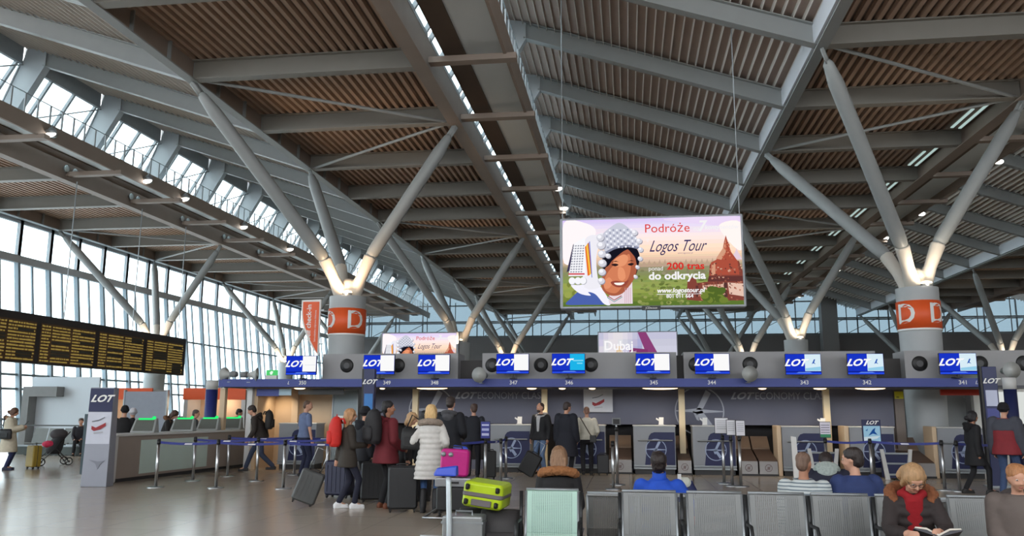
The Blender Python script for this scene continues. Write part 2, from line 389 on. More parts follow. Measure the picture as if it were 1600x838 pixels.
    for n in range(-3, 13):
        y = Y1+n*SP
        if vis((xk+4.5, y, 10.5), 100):
            MB().box(3.45, 5.75, y-.14, y+.14, 10.5, 10.66).build('bracket', girder_brown, c)
# thin wind bracing in the ceiling, crossing two cross-beam bays
for k in (-1, 0, 1):
    for j in range(4):
        xk = X0+k*PER; y = Y1+j*4*SP
        for a, nm in ((-1, 'nearer'), (1, 'farther')):
            if vis((xk-3, y+a*SP, 10.5), 10):
                mb = MB(); mb.tube([(xk-3.05, y+a*SP, 10.45), (xk+3.1, y, 10.45)], .05, 8)
                tag(mb.build('brace_rod', steel), f'thin brace rod, {nm} of pair {["one","two","three","four"][j]}, brown ceiling {bayname[k]}', 'brace')
# ================================================================== TREE COLUMNS
node_m = mat('cast_node_paint', (196, 190, 180), .5, 0, .04, 4)
col_m = mat('column_grey_cladding', (172, 176, 178), .5, 0, .04, 2)
rowname = ['nearest row', 'second row', 'third row', 'far row']
ZC = 5.0
def tree_column(k, j, band=False):
    x, y = X0+k*PER, Y1+j*4*SP
    lab = f'grey tree column with three slanting branches, {rowname[j]}, {bayname[k]}'+(', with orange D band' if band else '')
    t = thing('tree_column', lab, 'column', (x, y, 0))
    mb = MB(); mb.cyl((0, 0, 0), (0, 0, ZC), .5, .55, 36); mb.build('shaft', col_m, t, True).modifiers.new('e', 'EDGE_SPLIT').split_angle = 1
    mb = MB(); mb.cyl((0, 0, ZC), (0, 0, ZC+.06), .3, .3, 24)
    tips = [(-3.15, -SP, ZB-.02), (-3.15, SP, ZB-.02), (3.27, 0, ZB-.06)]
    for tx, ty, tz in tips:
        d = Vector((tx, ty, tz-ZC-.15)).normalized(); a = Vector((d.x*.28, d.y*.28, ZC-.02)); b = Vector((0, 0, ZC+.2))+d*1.25
        mb.tube([a, (a+b)/2+Vector((0, 0, .0)), b], [.24, .17, .2], 14)
    mb.ell((0, 0, ZC+.2), (.3, .3, .4), 16); mb.build('node', node_m, t, remesh=.03)
    for tx, ty, tz in tips:
        d = Vector((tx, ty, tz-ZC-.15)).normalized(); p0 = Vector((0, 0, ZC+.2))+d*1.15; p1 = Vector((tx, ty, tz))
        mb = MB(); L = (p1-p0).length
        mb.tube([p0, p0+d*.25, p0+d*.6, p1-d*1.0, p1-d*.45, p1-d*.35], [.14, .19, .2, .19, .13, .07], 18)
        mb.tube([p1-d*.5, p1], .05, 8); mb.beam(p1-d*.45, p1-d*.02, .04, .2)
        mb.build('branch', steel, t, True)
    if band:
        mb = MB(); n = 48
        mb.rings([[((r)*math.cos(2*PI*i/n), r*math.sin(2*PI*i/n), z) for i in range(n)] for z, r in ((3.86, .561), (4.62, .566))])
        b = mb.build('sign_band', orange, t, True)
        MB().rings([[((.563)*math.cos(2*PI*i/n), .563*math.sin(2*PI*i/n), z) for i in range(n)] for z in (3.80, 3.86)]).build('band_edge', white_v, t, True)
        for i in range(4):                                        # D letters wrapped round the shaft
            a = band+i*math.radians(90)
            o = text('D', .76, white_v, b, (0, 0, 0), name='letter_d', bold=.012)
            for v in o.data.vertices:
                u = a+v.co.x/.57; r = .572+v.co.z
                v.co = (r*math.cos(u), r*math.sin(u), 4.24+v.co.y)
            o.location = (0, 0, 0); o.rotation_euler = (0, 0, 0)
            bm_ = bmesh.new(); bm_.from_mesh(o.data); bmesh.ops.recalc_face_normals(bm_, faces=bm_.faces); bm_.to_mesh(o.data); bm_.free()
    # warm uplight on the column head
    u = thing('column_uplight', f'small warm uplight on the head of the column, {rowname[j]}, {bayname[k]}', 'lamp', (x+.12, y-.42, ZC+.0))
    mb = MB(); mb.cyl((0, 0, 0), (0, 0, .07), .13, .15, 20); mb.build('housing', alu, u)
    mb = MB(); mb.ell((0, -.02, .10), (.15, .12, .05), 16); mb.build('lens', glow((255, 228, 190), 6), u)
    if j < 3:
        lamp('column_uplight_beam', 'SPOT', (x+.1, y-1.0, ZC-.1), 280 if k == 0 else 170, (1, .68, .42) if k == 0 else (1, .84, .66), (math.radians(180-28), 0, 0), .1, math.radians(100), .8)
    return t
for j in range(4):
    for k in (-1, 0, 1, 2):
        if any(vis((X0+k*PER+a, Y1+j*4*SP+b, z), 80) for a, b, z in ((0, 0, 5), (-3.15, 0, 10), (3.2, 0, 10))):
            if k == 2 and j == 0: continue
            tree_column(k, j, {0: math.radians(-44.7), 1: math.radians(-53.5)}.get(k, False) if j == 0 and k in (0, 1) else False)
# ================================================================== ROOF SPOTLIGHTS
def spotlight(x, y, z, lab, lit=True, r=.21):
    s = thing('roof_spotlight', lab, 'lamp', (x, y, z))
    mb = MB(); mb.tube([(-.02, .0, .32), (0, 0, .12)], .025, 8); mb.tube([(0, 0, .2), (0, -.02, .06), (0, -.05, 0)], [r*.45, r*.85, r], 20)
    mb.build('housing', alu, s, True)
    mb = MB(); mb.ell((0, -.055, -.01), (r*.93, .05, r*.8), 18, rot=Matrix.Rotation(-.5, 3, 'X')); mb.build('lens', glow((255, 250, 240), 7) if lit else steel_pale, s, True)
    if lit: lamp('spot_beam', 'SPOT', (x, y-.15, z-.2), 90, (1, .93, .82), (0, 0, 0), .15, math.radians(110), .7)
for k, L in ((-1, (24.3, 30.05, 32.96, 38.65, 44.5, 50.2, 53.1)), (0, (33.25, 36.7, 39.1, 47.0)), (1, (31.5, 39.7, 45.2, 55.5, 67.7))):
    for i, y in enumerate(L):
        spotlight(X0+k*PER+5.68, y, 10.78, f'{ORD[i]} lit round spotlight on the catwalk {"beside the left clerestory" if k == -1 else bayname[k]}')
for i, (x, y) in enumerate(((12.6, 62), (13.6, 66.0), (15.4, 70), (22.0, 64), (24.5, 60))):
    spotlight(x+9, y, 9.9, f'{ORD[i]} bright spotlight over the far right end of the hall', True, .2)
for n in range(0, 7):                                              # unlit pairs on the left girder
    for q in (0, 1):
        s = thing('wall_washer', f'{["left", "right"][q]} one of the {ORD[n]} unlit round lamp pair on the left catwalk girder', 'lamp', (X0-PER+3.42, Y1+(n+.95)*SP+q*.5, 10.78))
        mb = MB(); mb.cyl((0, 0, 0), (.12, -.02, -.02), .06, .15, 20); mb.build('housing', alu, s)
        MB().ell((.13, -.02, -.02), (.03, .14, .14), 16).build('lens', mat('lamp_glass_off', (206, 222, 226), .2), s, True)

for n in range(0, 9):                                              # pale light strips along the right catwalk girder
    y = Y1+n*SP
    t = thing('strip_light', f'{ORD[n]} pale double light strip beside the catwalk girder right of centre', 'lamp', (X0+PER+2.9, y, 10.85))
    for x, a, b in ((-.2, 1.9, 3.6), (.08, .7, 3.7)): MB().box(x-.045, x+.045, a, b, -.03, 0).build('tube', glow((196, 222, 216), .75), t)
    MB().box(-.3, .2, .6, 3.8, 0, .1).build('housing', girder_brown, t)
# ================================================================== FLAT PICTURES AND LOGOS
def spl(pts, n=5, closed=True):                                  # smooth closed outline through points
    P = [Vector((*p, 0)) for p in pts]; o = []; N = len(P)
    for i in range(N):
        a, b, c, d = P[i-1], P[i], P[(i+1) % N], P[(i+2) % N]
        for k in range(n):
            t = k/n; q = .5*((2*b)+(c-a)*t+(2*a-5*b+4*c-d)*t*t+(3*b-a-3*c+d)*t**3); o.append((q.x, q.y))
    return o
def circ(cx, cy, rx, ry=None, n=20):
    ry = rx if ry is None else ry
    return [(cx+rx*math.cos(2*PI*i/n), cy+ry*math.sin(2*PI*i/n)) for i in range(n)]
def strip(pts, w):                                               # ribbon along a polyline, w number or list
    L = []; R = []
    for i, p in enumerate(pts):
        a = Vector(pts[max(i-1, 0)]); b = Vector(pts[min(i+1, len(pts)-1)]); d = (b-a).normalized(); nn = Vector((-d.y, d.x))*((w[i] if isinstance(w, list) else w)/2)
        L.append((p[0]+nn.x, p[1]+nn.y)); R.append((p[0]-nn.x, p[1]-nn.y))
    return L+R[::-1]
def picture(name, shapes, parent, T, em=None, step=.0015, y0=0, facing=-1):
    """shapes: (rgb, polygon) in drawing order; T maps (u, v) to local (x, z)"""
    mb = MB(); mats = []; idx = {}
    for i, (c, poly) in enumerate(shapes):
        if c not in idx: idx[c] = len(mats); mats.append(glow(c, em) if em else mat('print_%d_%d_%d' % c, c, .5, 0, 0))
        y = y0+facing*step*(i+1); pts = [T(*p) for p in poly]
        mb.add([(x, y, z) for x, z in pts], [tuple(range(len(pts)))], idx[c])
    me = bpy.data.meshes.new(name); me.from_pydata(mb.v, [], mb.f)
    for m in mats: me.materials.append(m)
    me.polygons.foreach_set('material_index', mb.mi)
    o = bpy.data.objects.new(name, me); COL.objects.link(o); o.parent = parent; return o
def crane(mb, cx, cz, r, y, t=.09, m=0, d=.006):                 # ring with a stylised flying crane
    n = 40
    for i in range(n):
        a, b = 2*PI*i/n, 2*PI*(i+1)/n; q = r*(1-t)
        mb.prism([(cx+r*math.cos(a), y, cz+r*math.sin(a)), (cx+r*math.cos(b), y, cz+r*math.sin(b)), (cx+q*math.cos(b), y, cz+q*math.sin(b)), (cx+q*math.cos(a), y, cz+q*math.sin(a))], (0, d, 0), m)
    def P(L): mb.prism([(cx+x*r, y, cz+z*r) for x, z in L], (0, d, 0), m)
    P([(-.95, .03), (-.3, .08), (.0, .13), (.18, .06), (.95, .0), (.95, -.04), (.2, -.08), (-.1, -.12), (-.3, -.05), (-.95, -.02)])
    P([(-.12, .05), (.28, .86), (.48, .72), (.12, .05)]); P([(-.18, -.05), (.1, .02), (.55, -.62), (.34, -.8)]); P([(-.28, .0), (-.1, -.05), (-.02, -.4), (-.12, -.36)])
def lot(parent, x, z, y, size, m, rz=0):                          # airline word mark, heavy slanted letters
    g = text('LOT', size, m, parent, (x, y, z), (PI/2, 0, rz), 'airline_word_mark', shear=.45, bold=size*.035, sx=1.15)
    return g
# ------------------------------------------------------------------ large advertising screen
BX, BY = -1.6, 20.0
ad = thing('advertising_screen', 'big lit travel advert screen hanging above the check-in counters', 'screen', (BX, BY, 4.06))
mb = MB(); mb.rbox(0, 4.44, 0, .32, 0, 2.28, .04); mb.build('casing', mat('screen_casing', (138, 142, 148), .4, .3, .03, 4), ad)
mb = MB()
for x, q in ((.06, 9.05), (4.38, 7.6)): mb.cyl((x, .16, 2.2), (x, .16, q), .012, n=8)
mb.build('hanging_wire', alu, ad)
MB().box(1.98, 2.42, -.03, .02, -.05, .05).build('name_plate', blackm, ad)
text('JCDecaux', .07, white_v, ad, (2.2, -.04, 0), name='maker_lettering')
def TA(x, y): return ((x-876)/285*4.42+.02, 2.24-(y-339.5)/142*2.18)
def TA2(x, y): return (min(4.375, max(.07, (x-882)/275*4.30+.07)), min(2.22, max(.06, (482-y)/140*2.16+.06)))
sh = []
def C3(a, b, t): return tuple(int(round((a[i]+(b[i]-a[i])*t)/6)*6) for i in range(3))
stops = [(341, (206, 190, 238)), (352, (226, 214, 240)), (372, (250, 228, 226)), (398, (250, 214, 184)), (412, (214, 182, 156)), (420, (150, 138, 110)), (434, (126, 138, 84)), (455, (150, 166, 84)), (482, (84, 104, 40))]
for (ya, ca), (yb, cb) in zip(stops, stops[1:]):
    for i in range(4): sh.append((C3(ca, cb, (i+.5)/4), [(881, ya+(yb-ya)*i/4), (1158, ya+(yb-ya)*i/4), (1158, ya+(yb-ya)*(i+1)/4), (881, ya+(yb-ya)*(i+1)/4)]))
W_ = (250, 248, 250)
sh += [((250, 240, 242), spl([(884, 346), (915, 346), (935, 362), (915, 400), (884, 412)])), ((228, 210, 240), spl([(1040, 344), (1150, 341), (1156, 358), (1100, 354)])),
       ((252, 240, 236), spl([(1125, 356), (1157, 352), (1157, 396), (1140, 384)]))]
rnd = random.Random(3)
for i in range(230):                                               # bushes and haze trees
    x = rnd.uniform(1000, 1155); y = rnd.uniform(424, 479)
    sh.append((rnd.choice([(112, 124, 66), (130, 142, 74), (98, 112, 54), (146, 154, 88)] if y > 434 else [(134, 128, 100), (146, 140, 110), (124, 124, 88)]), circ(x, y, rnd.uniform(1.5, 5), rnd.uniform(1, 3), 7)))
for i in range(14): x = 882+i*4; sh.append((rnd.choice([(120, 130, 60), (150, 160, 80)]), circ(x, rnd.uniform(440, 476), 6, 5, 9)))
for i in range(16): x = 996+i*8; sh.append(((182, 156, 134), [(x, 421), (x+3, 414), (x+5, 408+rnd.random()*5), (x+6, 414), (x+11, 421)]))
# brick temple
br1, br2, br3 = (168, 78, 60), (128, 66, 56), (206, 150, 122)
sh += [((222, 200, 214), [(1141, 412), (1148, 398), (1149, 394), (1151, 399), (1157, 412)]), (br2, [(1072, 474), (1074, 442), (1086, 438), (1088, 448), (1106, 446), (1108, 420), (1113, 414), (1152, 414), (1157, 430), (1157, 476), (1090, 476)]),
       (br1, [(1108, 436), (1110, 416), (1118, 412), (1128, 398), (1131, 384), (1134, 373), (1137, 385), (1141, 400), (1150, 414), (1152, 436)]), (br3, [(1110, 436), (1111, 420), (1117, 416), (1116, 436)]),
       (br3, [(1118, 410), (1130, 392), (1134, 378), (1133, 400), (1126, 412)]), ((96, 52, 50), [(1106, 438), (1157, 438), (1157, 446), (1104, 446)]), ((214, 176, 156), [(1096, 452), (1128, 450), (1128, 470), (1098, 470)]), ((224, 190, 172), [(1134, 448), (1157, 450), (1157, 470), (1136, 466)]),
       ((84, 52, 50), [(1112, 454), (1117, 454), (1117, 472), (1112, 472)]), ((84, 52, 50), [(1128, 448), (1133, 448), (1133, 472), (1128, 472)]), ((92, 52, 48), [(1086, 452), (1090, 452), (1090, 470), (1086, 470)])]
for i in range(150):
    x = rnd.uniform(1088, 1156); y = rnd.uniform(416, 474)
    if x < 1106 and y < 448: continue
    sh.append((rnd.choice([(150, 84, 68), (112, 62, 54), (186, 122, 100), (96, 56, 52), (206, 162, 140)]), [(x, y), (x+rnd.uniform(1, 4), y+.5), (x+rnd.uniform(1, 3), y+rnd.uniform(1.5, 4)), (x, y+rnd.uniform(1, 3))]))
for i in range(30): y = rnd.uniform(384, 412); w_ = (y-373)*.22; x = 1134+rnd.uniform(-w_, w_); sh.append((rnd.choice([(186, 96, 72), (140, 66, 54), (206, 128, 100)]), [(x, y), (x+2, y+.6), (x+1.6, y+2.4), (x-.4, y+2)]))
for i in range(26): sh.append((rnd.choice([(80, 100, 40), (110, 126, 52)]), circ(rnd.uniform(1098, 1128), rnd.uniform(458, 476), rnd.uniform(4, 8), 5, 9)))
# woman in beaded head-dress
Z = lambda L: [(870+x/5.24, 330+y/5.24) for x, y in L]
sh += [((74, 96, 168), spl(Z([(92, 782), (130, 730), (210, 665), (300, 680), (380, 730), (420, 782), (250, 786)]))),
       ((238, 236, 246), spl(Z([(130, 620), (200, 620), (330, 600), (400, 680), (450, 782), (400, 782), (330, 700), (270, 680), (290, 710), (200, 690)]))),
       ((226, 212, 220), Z([(560, 640), (628, 600), (628, 782), (440, 782), (430, 720)])),
       ((24, 22, 34), spl(Z([(400, 500), (390, 400), (420, 330), (520, 300), (640, 300), (690, 370), (680, 470), (640, 560), (500, 560)]))),
       ((168, 92, 66), spl(Z([(380, 640), (385, 560), (420, 470), (480, 400), (560, 345), (610, 330), (650, 380), (670, 460), (650, 560), (600, 640), (540, 700), (470, 715), (410, 690)]))),
       ((206, 124, 88), spl(Z([(400, 640), (410, 560), (470, 470), (560, 400), (610, 370), (620, 470), (600, 560), (560, 620), (500, 690), (430, 680)]))),
       ((226, 148, 108), spl(Z([(480, 420), (560, 370), (600, 400), (570, 460), (500, 470)]))), ((222, 142, 104), spl(Z([(400, 600), (440, 560), (470, 600), (440, 650), (405, 650)]))),
       ((226, 146, 106), spl(Z([(520, 480), (560, 490), (575, 560), (545, 590), (515, 560)]))),
       ((150, 72, 58), spl(Z([(455, 600), (500, 590), (560, 600), (600, 585), (575, 630), (520, 645), (475, 630)]))), ((250, 244, 236), spl(Z([(482, 608), (520, 606), (565, 606), (540, 626), (500, 624)]))),
       ((40, 26, 30), spl(Z([(462, 455), (490, 445), (520, 455), (495, 468)]))), ((40, 26, 30), spl(Z([(594, 455), (620, 443), (645, 450), (622, 466)]))),
       ((60, 34, 30), Z([(455, 432), (500, 422), (525, 432), (500, 430)])), ((60, 34, 30), Z([(590, 430), (625, 420), (650, 428), (622, 427)])),
       ((20, 20, 32), spl(Z([(410, 470), (400, 400), (430, 340), (520, 312), (590, 318), (540, 360), (470, 420), (440, 460)]))), ((20, 20, 32), spl(Z([(595, 318), (660, 320), (690, 380), (672, 470), (655, 400), (620, 350)]))),
       ((196, 198, 212), spl(Z([(395, 200), (430, 160), (510, 105), (560, 110), (620, 160), (670, 230), (690, 310), (600, 300), (500, 312), (420, 345), (395, 290)]))),
       ((120, 124, 146), spl(Z([(415, 345), (500, 305), (600, 292), (690, 312), (690, 330), (600, 310), (500, 322), (420, 362)])))]
for j in range(7):                                                # beads of the cap
    for i in range(9):
        x = 425+i*29+j*2; y = 165+j*24-abs(i-4)*4+(i-4)**2*1.0
        if 400 < x < 682 and y > 118+abs(x-540)*.42: sh.append(((238, 240, 248) if (i+j) % 2 else (150, 154, 176), Z(circ(x, y, 9, 8, 8))))
sh += [((232, 230, 238), spl(Z([(240, 640), (235, 400), (250, 240), (300, 200), (340, 200), (400, 180), (370, 260), (340, 400), (350, 560), (370, 640)]), 3)),
       ((242, 242, 246), Z([(155, 270), (250, 215), (250, 545), (112, 545), (128, 420)])), ((60, 54, 84), Z([(150, 280), (158, 270), (120, 500), (96, 512)]))]
for j in range(11):
    for i in range(5): sh.append(((150, 152, 164), Z([(146-j*2+i*21, 285+j*22), (160-j*2+i*21, 283+j*22), (160-j*2+i*21, 294+j*22), (146-j*2+i*21, 296+j*22)])))
sh += [((206, 84, 92), Z([(112, 520), (244, 522), (244, 536), (110, 534)])), ((226, 110, 40), Z([(248, 300), (258, 290), (284, 540), (268, 545)])), ((240, 190, 70), Z([(258, 290), (272, 270), (296, 530), (284, 540)])), ((176, 60, 50), Z([(272, 270), (280, 264), (300, 520), (296, 530)])), ((120, 130, 200), Z([(282, 262), (290, 250), (306, 560), (300, 560)]))]
for x, y in ((140, 585), (188, 585), (230, 585)): sh += [((170, 172, 182), Z(circ(x+3, y+3, 29, 32, 14))), ((240, 240, 244), Z(circ(x, y, 27, 30, 14)))]
for x, y, r in ((375, 225, 32), (380, 290, 36), (385, 362, 34), (388, 440, 34), (385, 515, 31), (378, 590, 29), (436, 380, 22), (655, 190, 26), (690, 262, 25), (700, 335, 22), (695, 410, 20), (672, 480, 17), (655, 560, 16)):
    sh += [((140, 140, 154), Z(circ(x+5, y+6, r, r*.95, 14))), ((206, 206, 216), Z(circ(x, y, r, r*.92, 14))), ((240, 240, 246), Z(circ(x-6, y-8, r*.55, r*.5, 10)))]
sh += [((150, 60, 70), Z(strip([(430, 716), (480, 752), (540, 716)], 7))), ((90, 150, 150), Z(strip([(425, 728), (480, 766), (545, 726)], 6)))]
for i in range(4): sh.append(((196, 150, 164), Z(strip([(570+i*14, 650), (566+i*15, 780)], 4))))
pic = picture('lit_picture', sh, ad, TA2, em=1.08, step=.00015, y0=-.003)
def adtext(s, x, y, size, rgb, **k):
    X, Zz = TA2(x, y); m = glow(rgb, .95)
    return text(s, size, m, ad, (X, -.13, Zz), depth=.001, name='advert_lettering', align='LEFT', **k)
adtext('Podróże', 1010, 361, .30, (226, 60, 52), bold=0, sx=1.03); adtext('na', 1085, 363, .17, W_); adtext('7', 1092, 359, .36, W_, bold=.01, shear=.15); adtext('kontynentów', 1102, 361, .155, W_, bold=.003, shear=.2, sx=.95)
adtext('z', 1013, 379, .14, W_)
adtext('Logos Tour', 1016, 390, .40, (44, 40, 96), shear=.55, sx=.70); adtext('www.logostour.pl', 1060, 401, .05, (120, 110, 150))
adtext('ponad', 1015, 425, .15, W_, sx=.95); adtext('200 tras', 1043, 422, .235, (220, 50, 44), bold=.006, sx=1.14)
adtext('do odkrycia', 1015, 437, .255, W_, bold=.008, sx=1.1); adtext('www.logostour.pl', 1027, 460, .155, W_, bold=.005, shear=.2, sx=1.0); adtext('801 011 664', 1041, 469, .12, W_, bold=.003, sx=1.05)
MB().box(*[TA2(x, 0)[0] for x in (1027, 1095)], -.131, -.129, TA2(0, 466)[1], TA2(0, 466)[1]+.012).build('advert_rule', glow(W_, .95), ad)
# the same advert, farther back and partly hidden, and the lilac one beside it
ad2 = thing('advertising_screen', 'smaller pink travel advert with the same head-dress, behind the left bulkhead', 'screen', (-12.2, 40, 3.4))
MB().rbox(0, 3.95, 0, .3, 0, 2.06, .04).build('casing', mat('screen_casing', (138, 142, 148)), ad2)
o = pic.copy(); COL.objects.link(o); o.parent = ad2; o.scale = (.875, 1, .89); o.location = (.01, 0, .02)
for ch in [c for c in ad.children if c.name.startswith('advert_lettering')]:
    c = ch.copy(); COL.objects.link(c); c.parent = ad2; c.location = (ch.location.x*.875+.01, -.13, ch.location.z*.89+.02); c.scale = (ch.scale.x*.88, .88, .88)
MB().box(.3, .5, .1, .2, -3.4, .05).box(3.3, 3.5, .1, .2, -3.4, .05).build('support_post', steel, ad2)
ad3 = thing('advertising_screen', 'lilac and plum lit advert reading Dubaj, above the middle counters', 'screen', (-1.4, 40, 3.4))
MB().rbox(0, 3.8, 0, .3, 0, 2.0, .04).build('casing', mat('screen_casing', (138, 142, 148)), ad3)
T3 = lambda x, y: ((x-936)/121*3.7+.05, 1.95-(y-520)/32*1.05)
s3 = []
for i in range(16):
    for j in range(6):
        t = .5+.5*math.sin(i*.45+j*.3); s3.append((C3((178, 176, 222), (246, 242, 246), t if i < 9 else .5+.5*j/6), [(936+i*7.55, 520+j*10), (936+(i+1)*7.55, 520+j*10), (936+(i+1)*7.55, 530+j*10), (936+i*7.55, 530+j*10)]))
s3 += [((150, 70, 128), [(997, 520), (1010, 520), (1028, 552), (1040, 580), (1020, 580), (1010, 552)]), ((140, 60, 118), [(984, 546), (990, 543), (1012, 545), (1012, 551), (982, 550)]), ((240, 206, 160), [(964, 540), (972, 540), (976, 580), (962, 580)])]
picture('lit_picture', s3, ad3, T3, em=.85, step=.001, y0=-.004)
X, Zz = T3(944, 540); text('Dubaj', .62, glow(W_, 1), ad3, (X, -.11, Zz), align='LEFT', name='advert_lettering', bold=.012, sx=.95)
X, Zz = T3(944, 549); text('Zbieraj mile z nami', .2, glow(W_, 1), ad3, (X, -.11, Zz), align='LEFT', name='advert_lettering')
MB().box(.5, .7, .1, .2, -3.4, .05).box(3.1, 3.3, .1, .2, -3.4, .05).build('support_post', steel, ad3)
# ------------------------------------------------------------------ departures board
bd = thing('departures_board', 'long black flap departures board with yellow text, hung before the left windows', 'board', (-21.0, 0, 0))
yb = [13.6, 16.95, 20.3, 23.65, 27.0, 30.35, 33.7, 37.0]
MB().box(-.3, 0, 13.5, 37.1, 3.2, 4.95).build('casing', mat('board_black', (38, 33, 32), .5, 0, .1, 2), bd)
amber = glow((206, 176, 92), .42); dim = mat('board_row_olive', (52, 54, 44), .6, 0, .1, 4); brownrow = mat('board_row_brown', (84, 60, 34), .6, 0, .1, 4)
rnd = random.Random(11)
for a, b in zip(yb, yb[1:]):
    if b < 20: continue
    rows = MB(); dark = MB(); P = MB()
    P.box(0, .015, a+.12, b-.12, 3.25, 4.68)
    panel = P.build('display_panel', brownrow, bd)
    blank = rnd.sample(range(12), 2)
    for r in range(12):
        z = 4.62-r*.114; segs = [(a+.16, a+.62), (a+.72, a+1.75), (a+1.85, b-.16)]
        for i, (s, e) in enumerate(segs):
            if i == 1 and r in blank or (i == 1 and r in (5, 6, 7) and rnd.random() < .5): dark.box(.015, .02, s, e, z-.075, z); continue
            y = s
            while y < e-.05:
                w = rnd.uniform(.05, .13); w = min(w, e-y)
                rows.box(.015, .025, y, y+w, z-.066, z-.012+rnd.uniform(-.008, .008)); y += w+rnd.choice([.012, .02, .045])
            if i == 2 and rnd.random() < .2: dark.box(.027, .03, e-.9, e-.1, z-.075, z)
    tag(rows.build('yellow_text_rows', amber, panel), kind='stuff')
    if dark.v: dark.build('blank_row', dim, panel)
for y in (24.2, 28.48, 32.9, 36.6): MB().cyl((-.15, y, 4.93), (-.15, y, 10.36), .02, n=6).build('hanging_rod', alu, bd)
# ------------------------------------------------------------------ self check-in sign wing
sg = thing('wing_sign', 'curved orange self check-in sign fixed beside the left D column', 'sign', (-8.98, 23.2, 3.2))
out = [(0, 1.62), (0, 0)]+[(-.58+.52*math.sin(t)*1.0+.0, 0) for t in ()]
arc = [(-.05-.5*math.sin(PI/2*min(1, u*1.25)), .02+1.6*u) for u in [i/12 for i in range(1, 13)]]
T4 = lambda u, v: (u, v)
mb = MB(); mb.prism([(x, 0, z) for x, z in [(0.02, 1.64), (0.02, -.02)]+[(x-.02, z) for x, z in arc]], (0, .06, 0)); mb.build('white_backing', white_v, sg)
sgp = MB().prism([(x, -.012, z) for x, z in [(-.02, 1.57), (-.02, .04)]+[(x+.03, min(z+.02, 1.57)) for x, z in arc]], (0, .012, 0)).build('orange_face', orange, sg)
text('Self check-in', .21, white_v, sgp, (-.32, -.014, .96), (PI/2, -PI/2, 0), 'sign_lettering', bold=.004); text('Samodzielna odprawa biletowa', .075, white_v, sgp, (-.12, -.014, .85), (PI/2, -PI/2, 0), 'sign_lettering')
MB().box(.02, .12, .02, .05, .3, .34).box(.02, .12, .02, .05, 1.3, 1.34).build('fixing_arm', alu, sg)
# ================================================================== CHECK-IN FRONT
fb = thing('blue_fascia', 'long navy blue overhead fascia with white counter numbers', 'fascia', (0, 21.45, 2.2))
MB().box(-11.1, 8.72, 0, .12, .02, .23).build('fascia_board', fascia_blue, fb)
for x, s in ((-8.7, '350'), (-6.35, '349'), (-5.05, '348'), (-2.95, '347'), (-1.5, '346'), (.66, '345'), (2.1, '344'), (4.35, '343'), (5.83, '342'), (8.05, '341')):
    text(s, .14, white_v, fb, (x, -.003, .125), name='counter_number', bold=.002)
for x in (-9.1, 8.35): text('L', .12, white_v, fb, (x, -.003, .125), name='counter_number', shear=.3)
struct(MB().box(-11.0, 9.9, 21.57, 23.2, 2.2, 2.26).build('ceiling_canopy', mat('canopy_soffit', (88, 88, 96), .6, 0, .05, 2)))
slate_dark = mat('dark_recess', (66, 64, 64), .7, 0, .1, 2)
for i, (a, b, nm) in enumerate(((-8.27, -4.49, 'leftmost'), (-3.83, 1.26, 'second from left'), (1.44, 6.15, 'third from left'), (6.84, 10.6, 'rightmost'))):
    t = thing('bulkhead_box', f'grey bulkhead box with round black vents above the fascia, {nm}', 'bulkhead', ((a+b)/2, 21.75, 2.44)); w = (b-a)/2
    MB().box(-w, w, 0, .9, -.18, .68).build('box_front', bulk_grey, t)
    for x in (-7.58, -6.14, -3.56, -2.26, -.95, 1.75, 3.1, 7.19, 8.59, 9.6):
        if a < x < b:
            v = MB(); v.tube([(x-(a+b)/2, .0, .36), (x-(a+b)/2, -.025, .36)], [.19, .165], 28); vo = v.build('round_vent', blackm, t, True)
            MB().cyl((x-(a+b)/2, -.03, .36), (x-(a+b)/2, -.026, .36), .08, n=20).build('vent_core', mat('vent_core', (52, 52, 56), .4), vo)
struct(MB().box(-4.5, -3.8, 22.1, 22.6, 2.26, 2.95).build('trim_1', slate_dark)); struct(MB().box(6.15, 6.84, 22.1, 22.6, 2.26, 2.95).build('trim_2', slate_dark)); struct(MB().box(1.26, 1.44, 22.0, 22.6, 2.26, 3.05).build('trim_3', slate_dark))
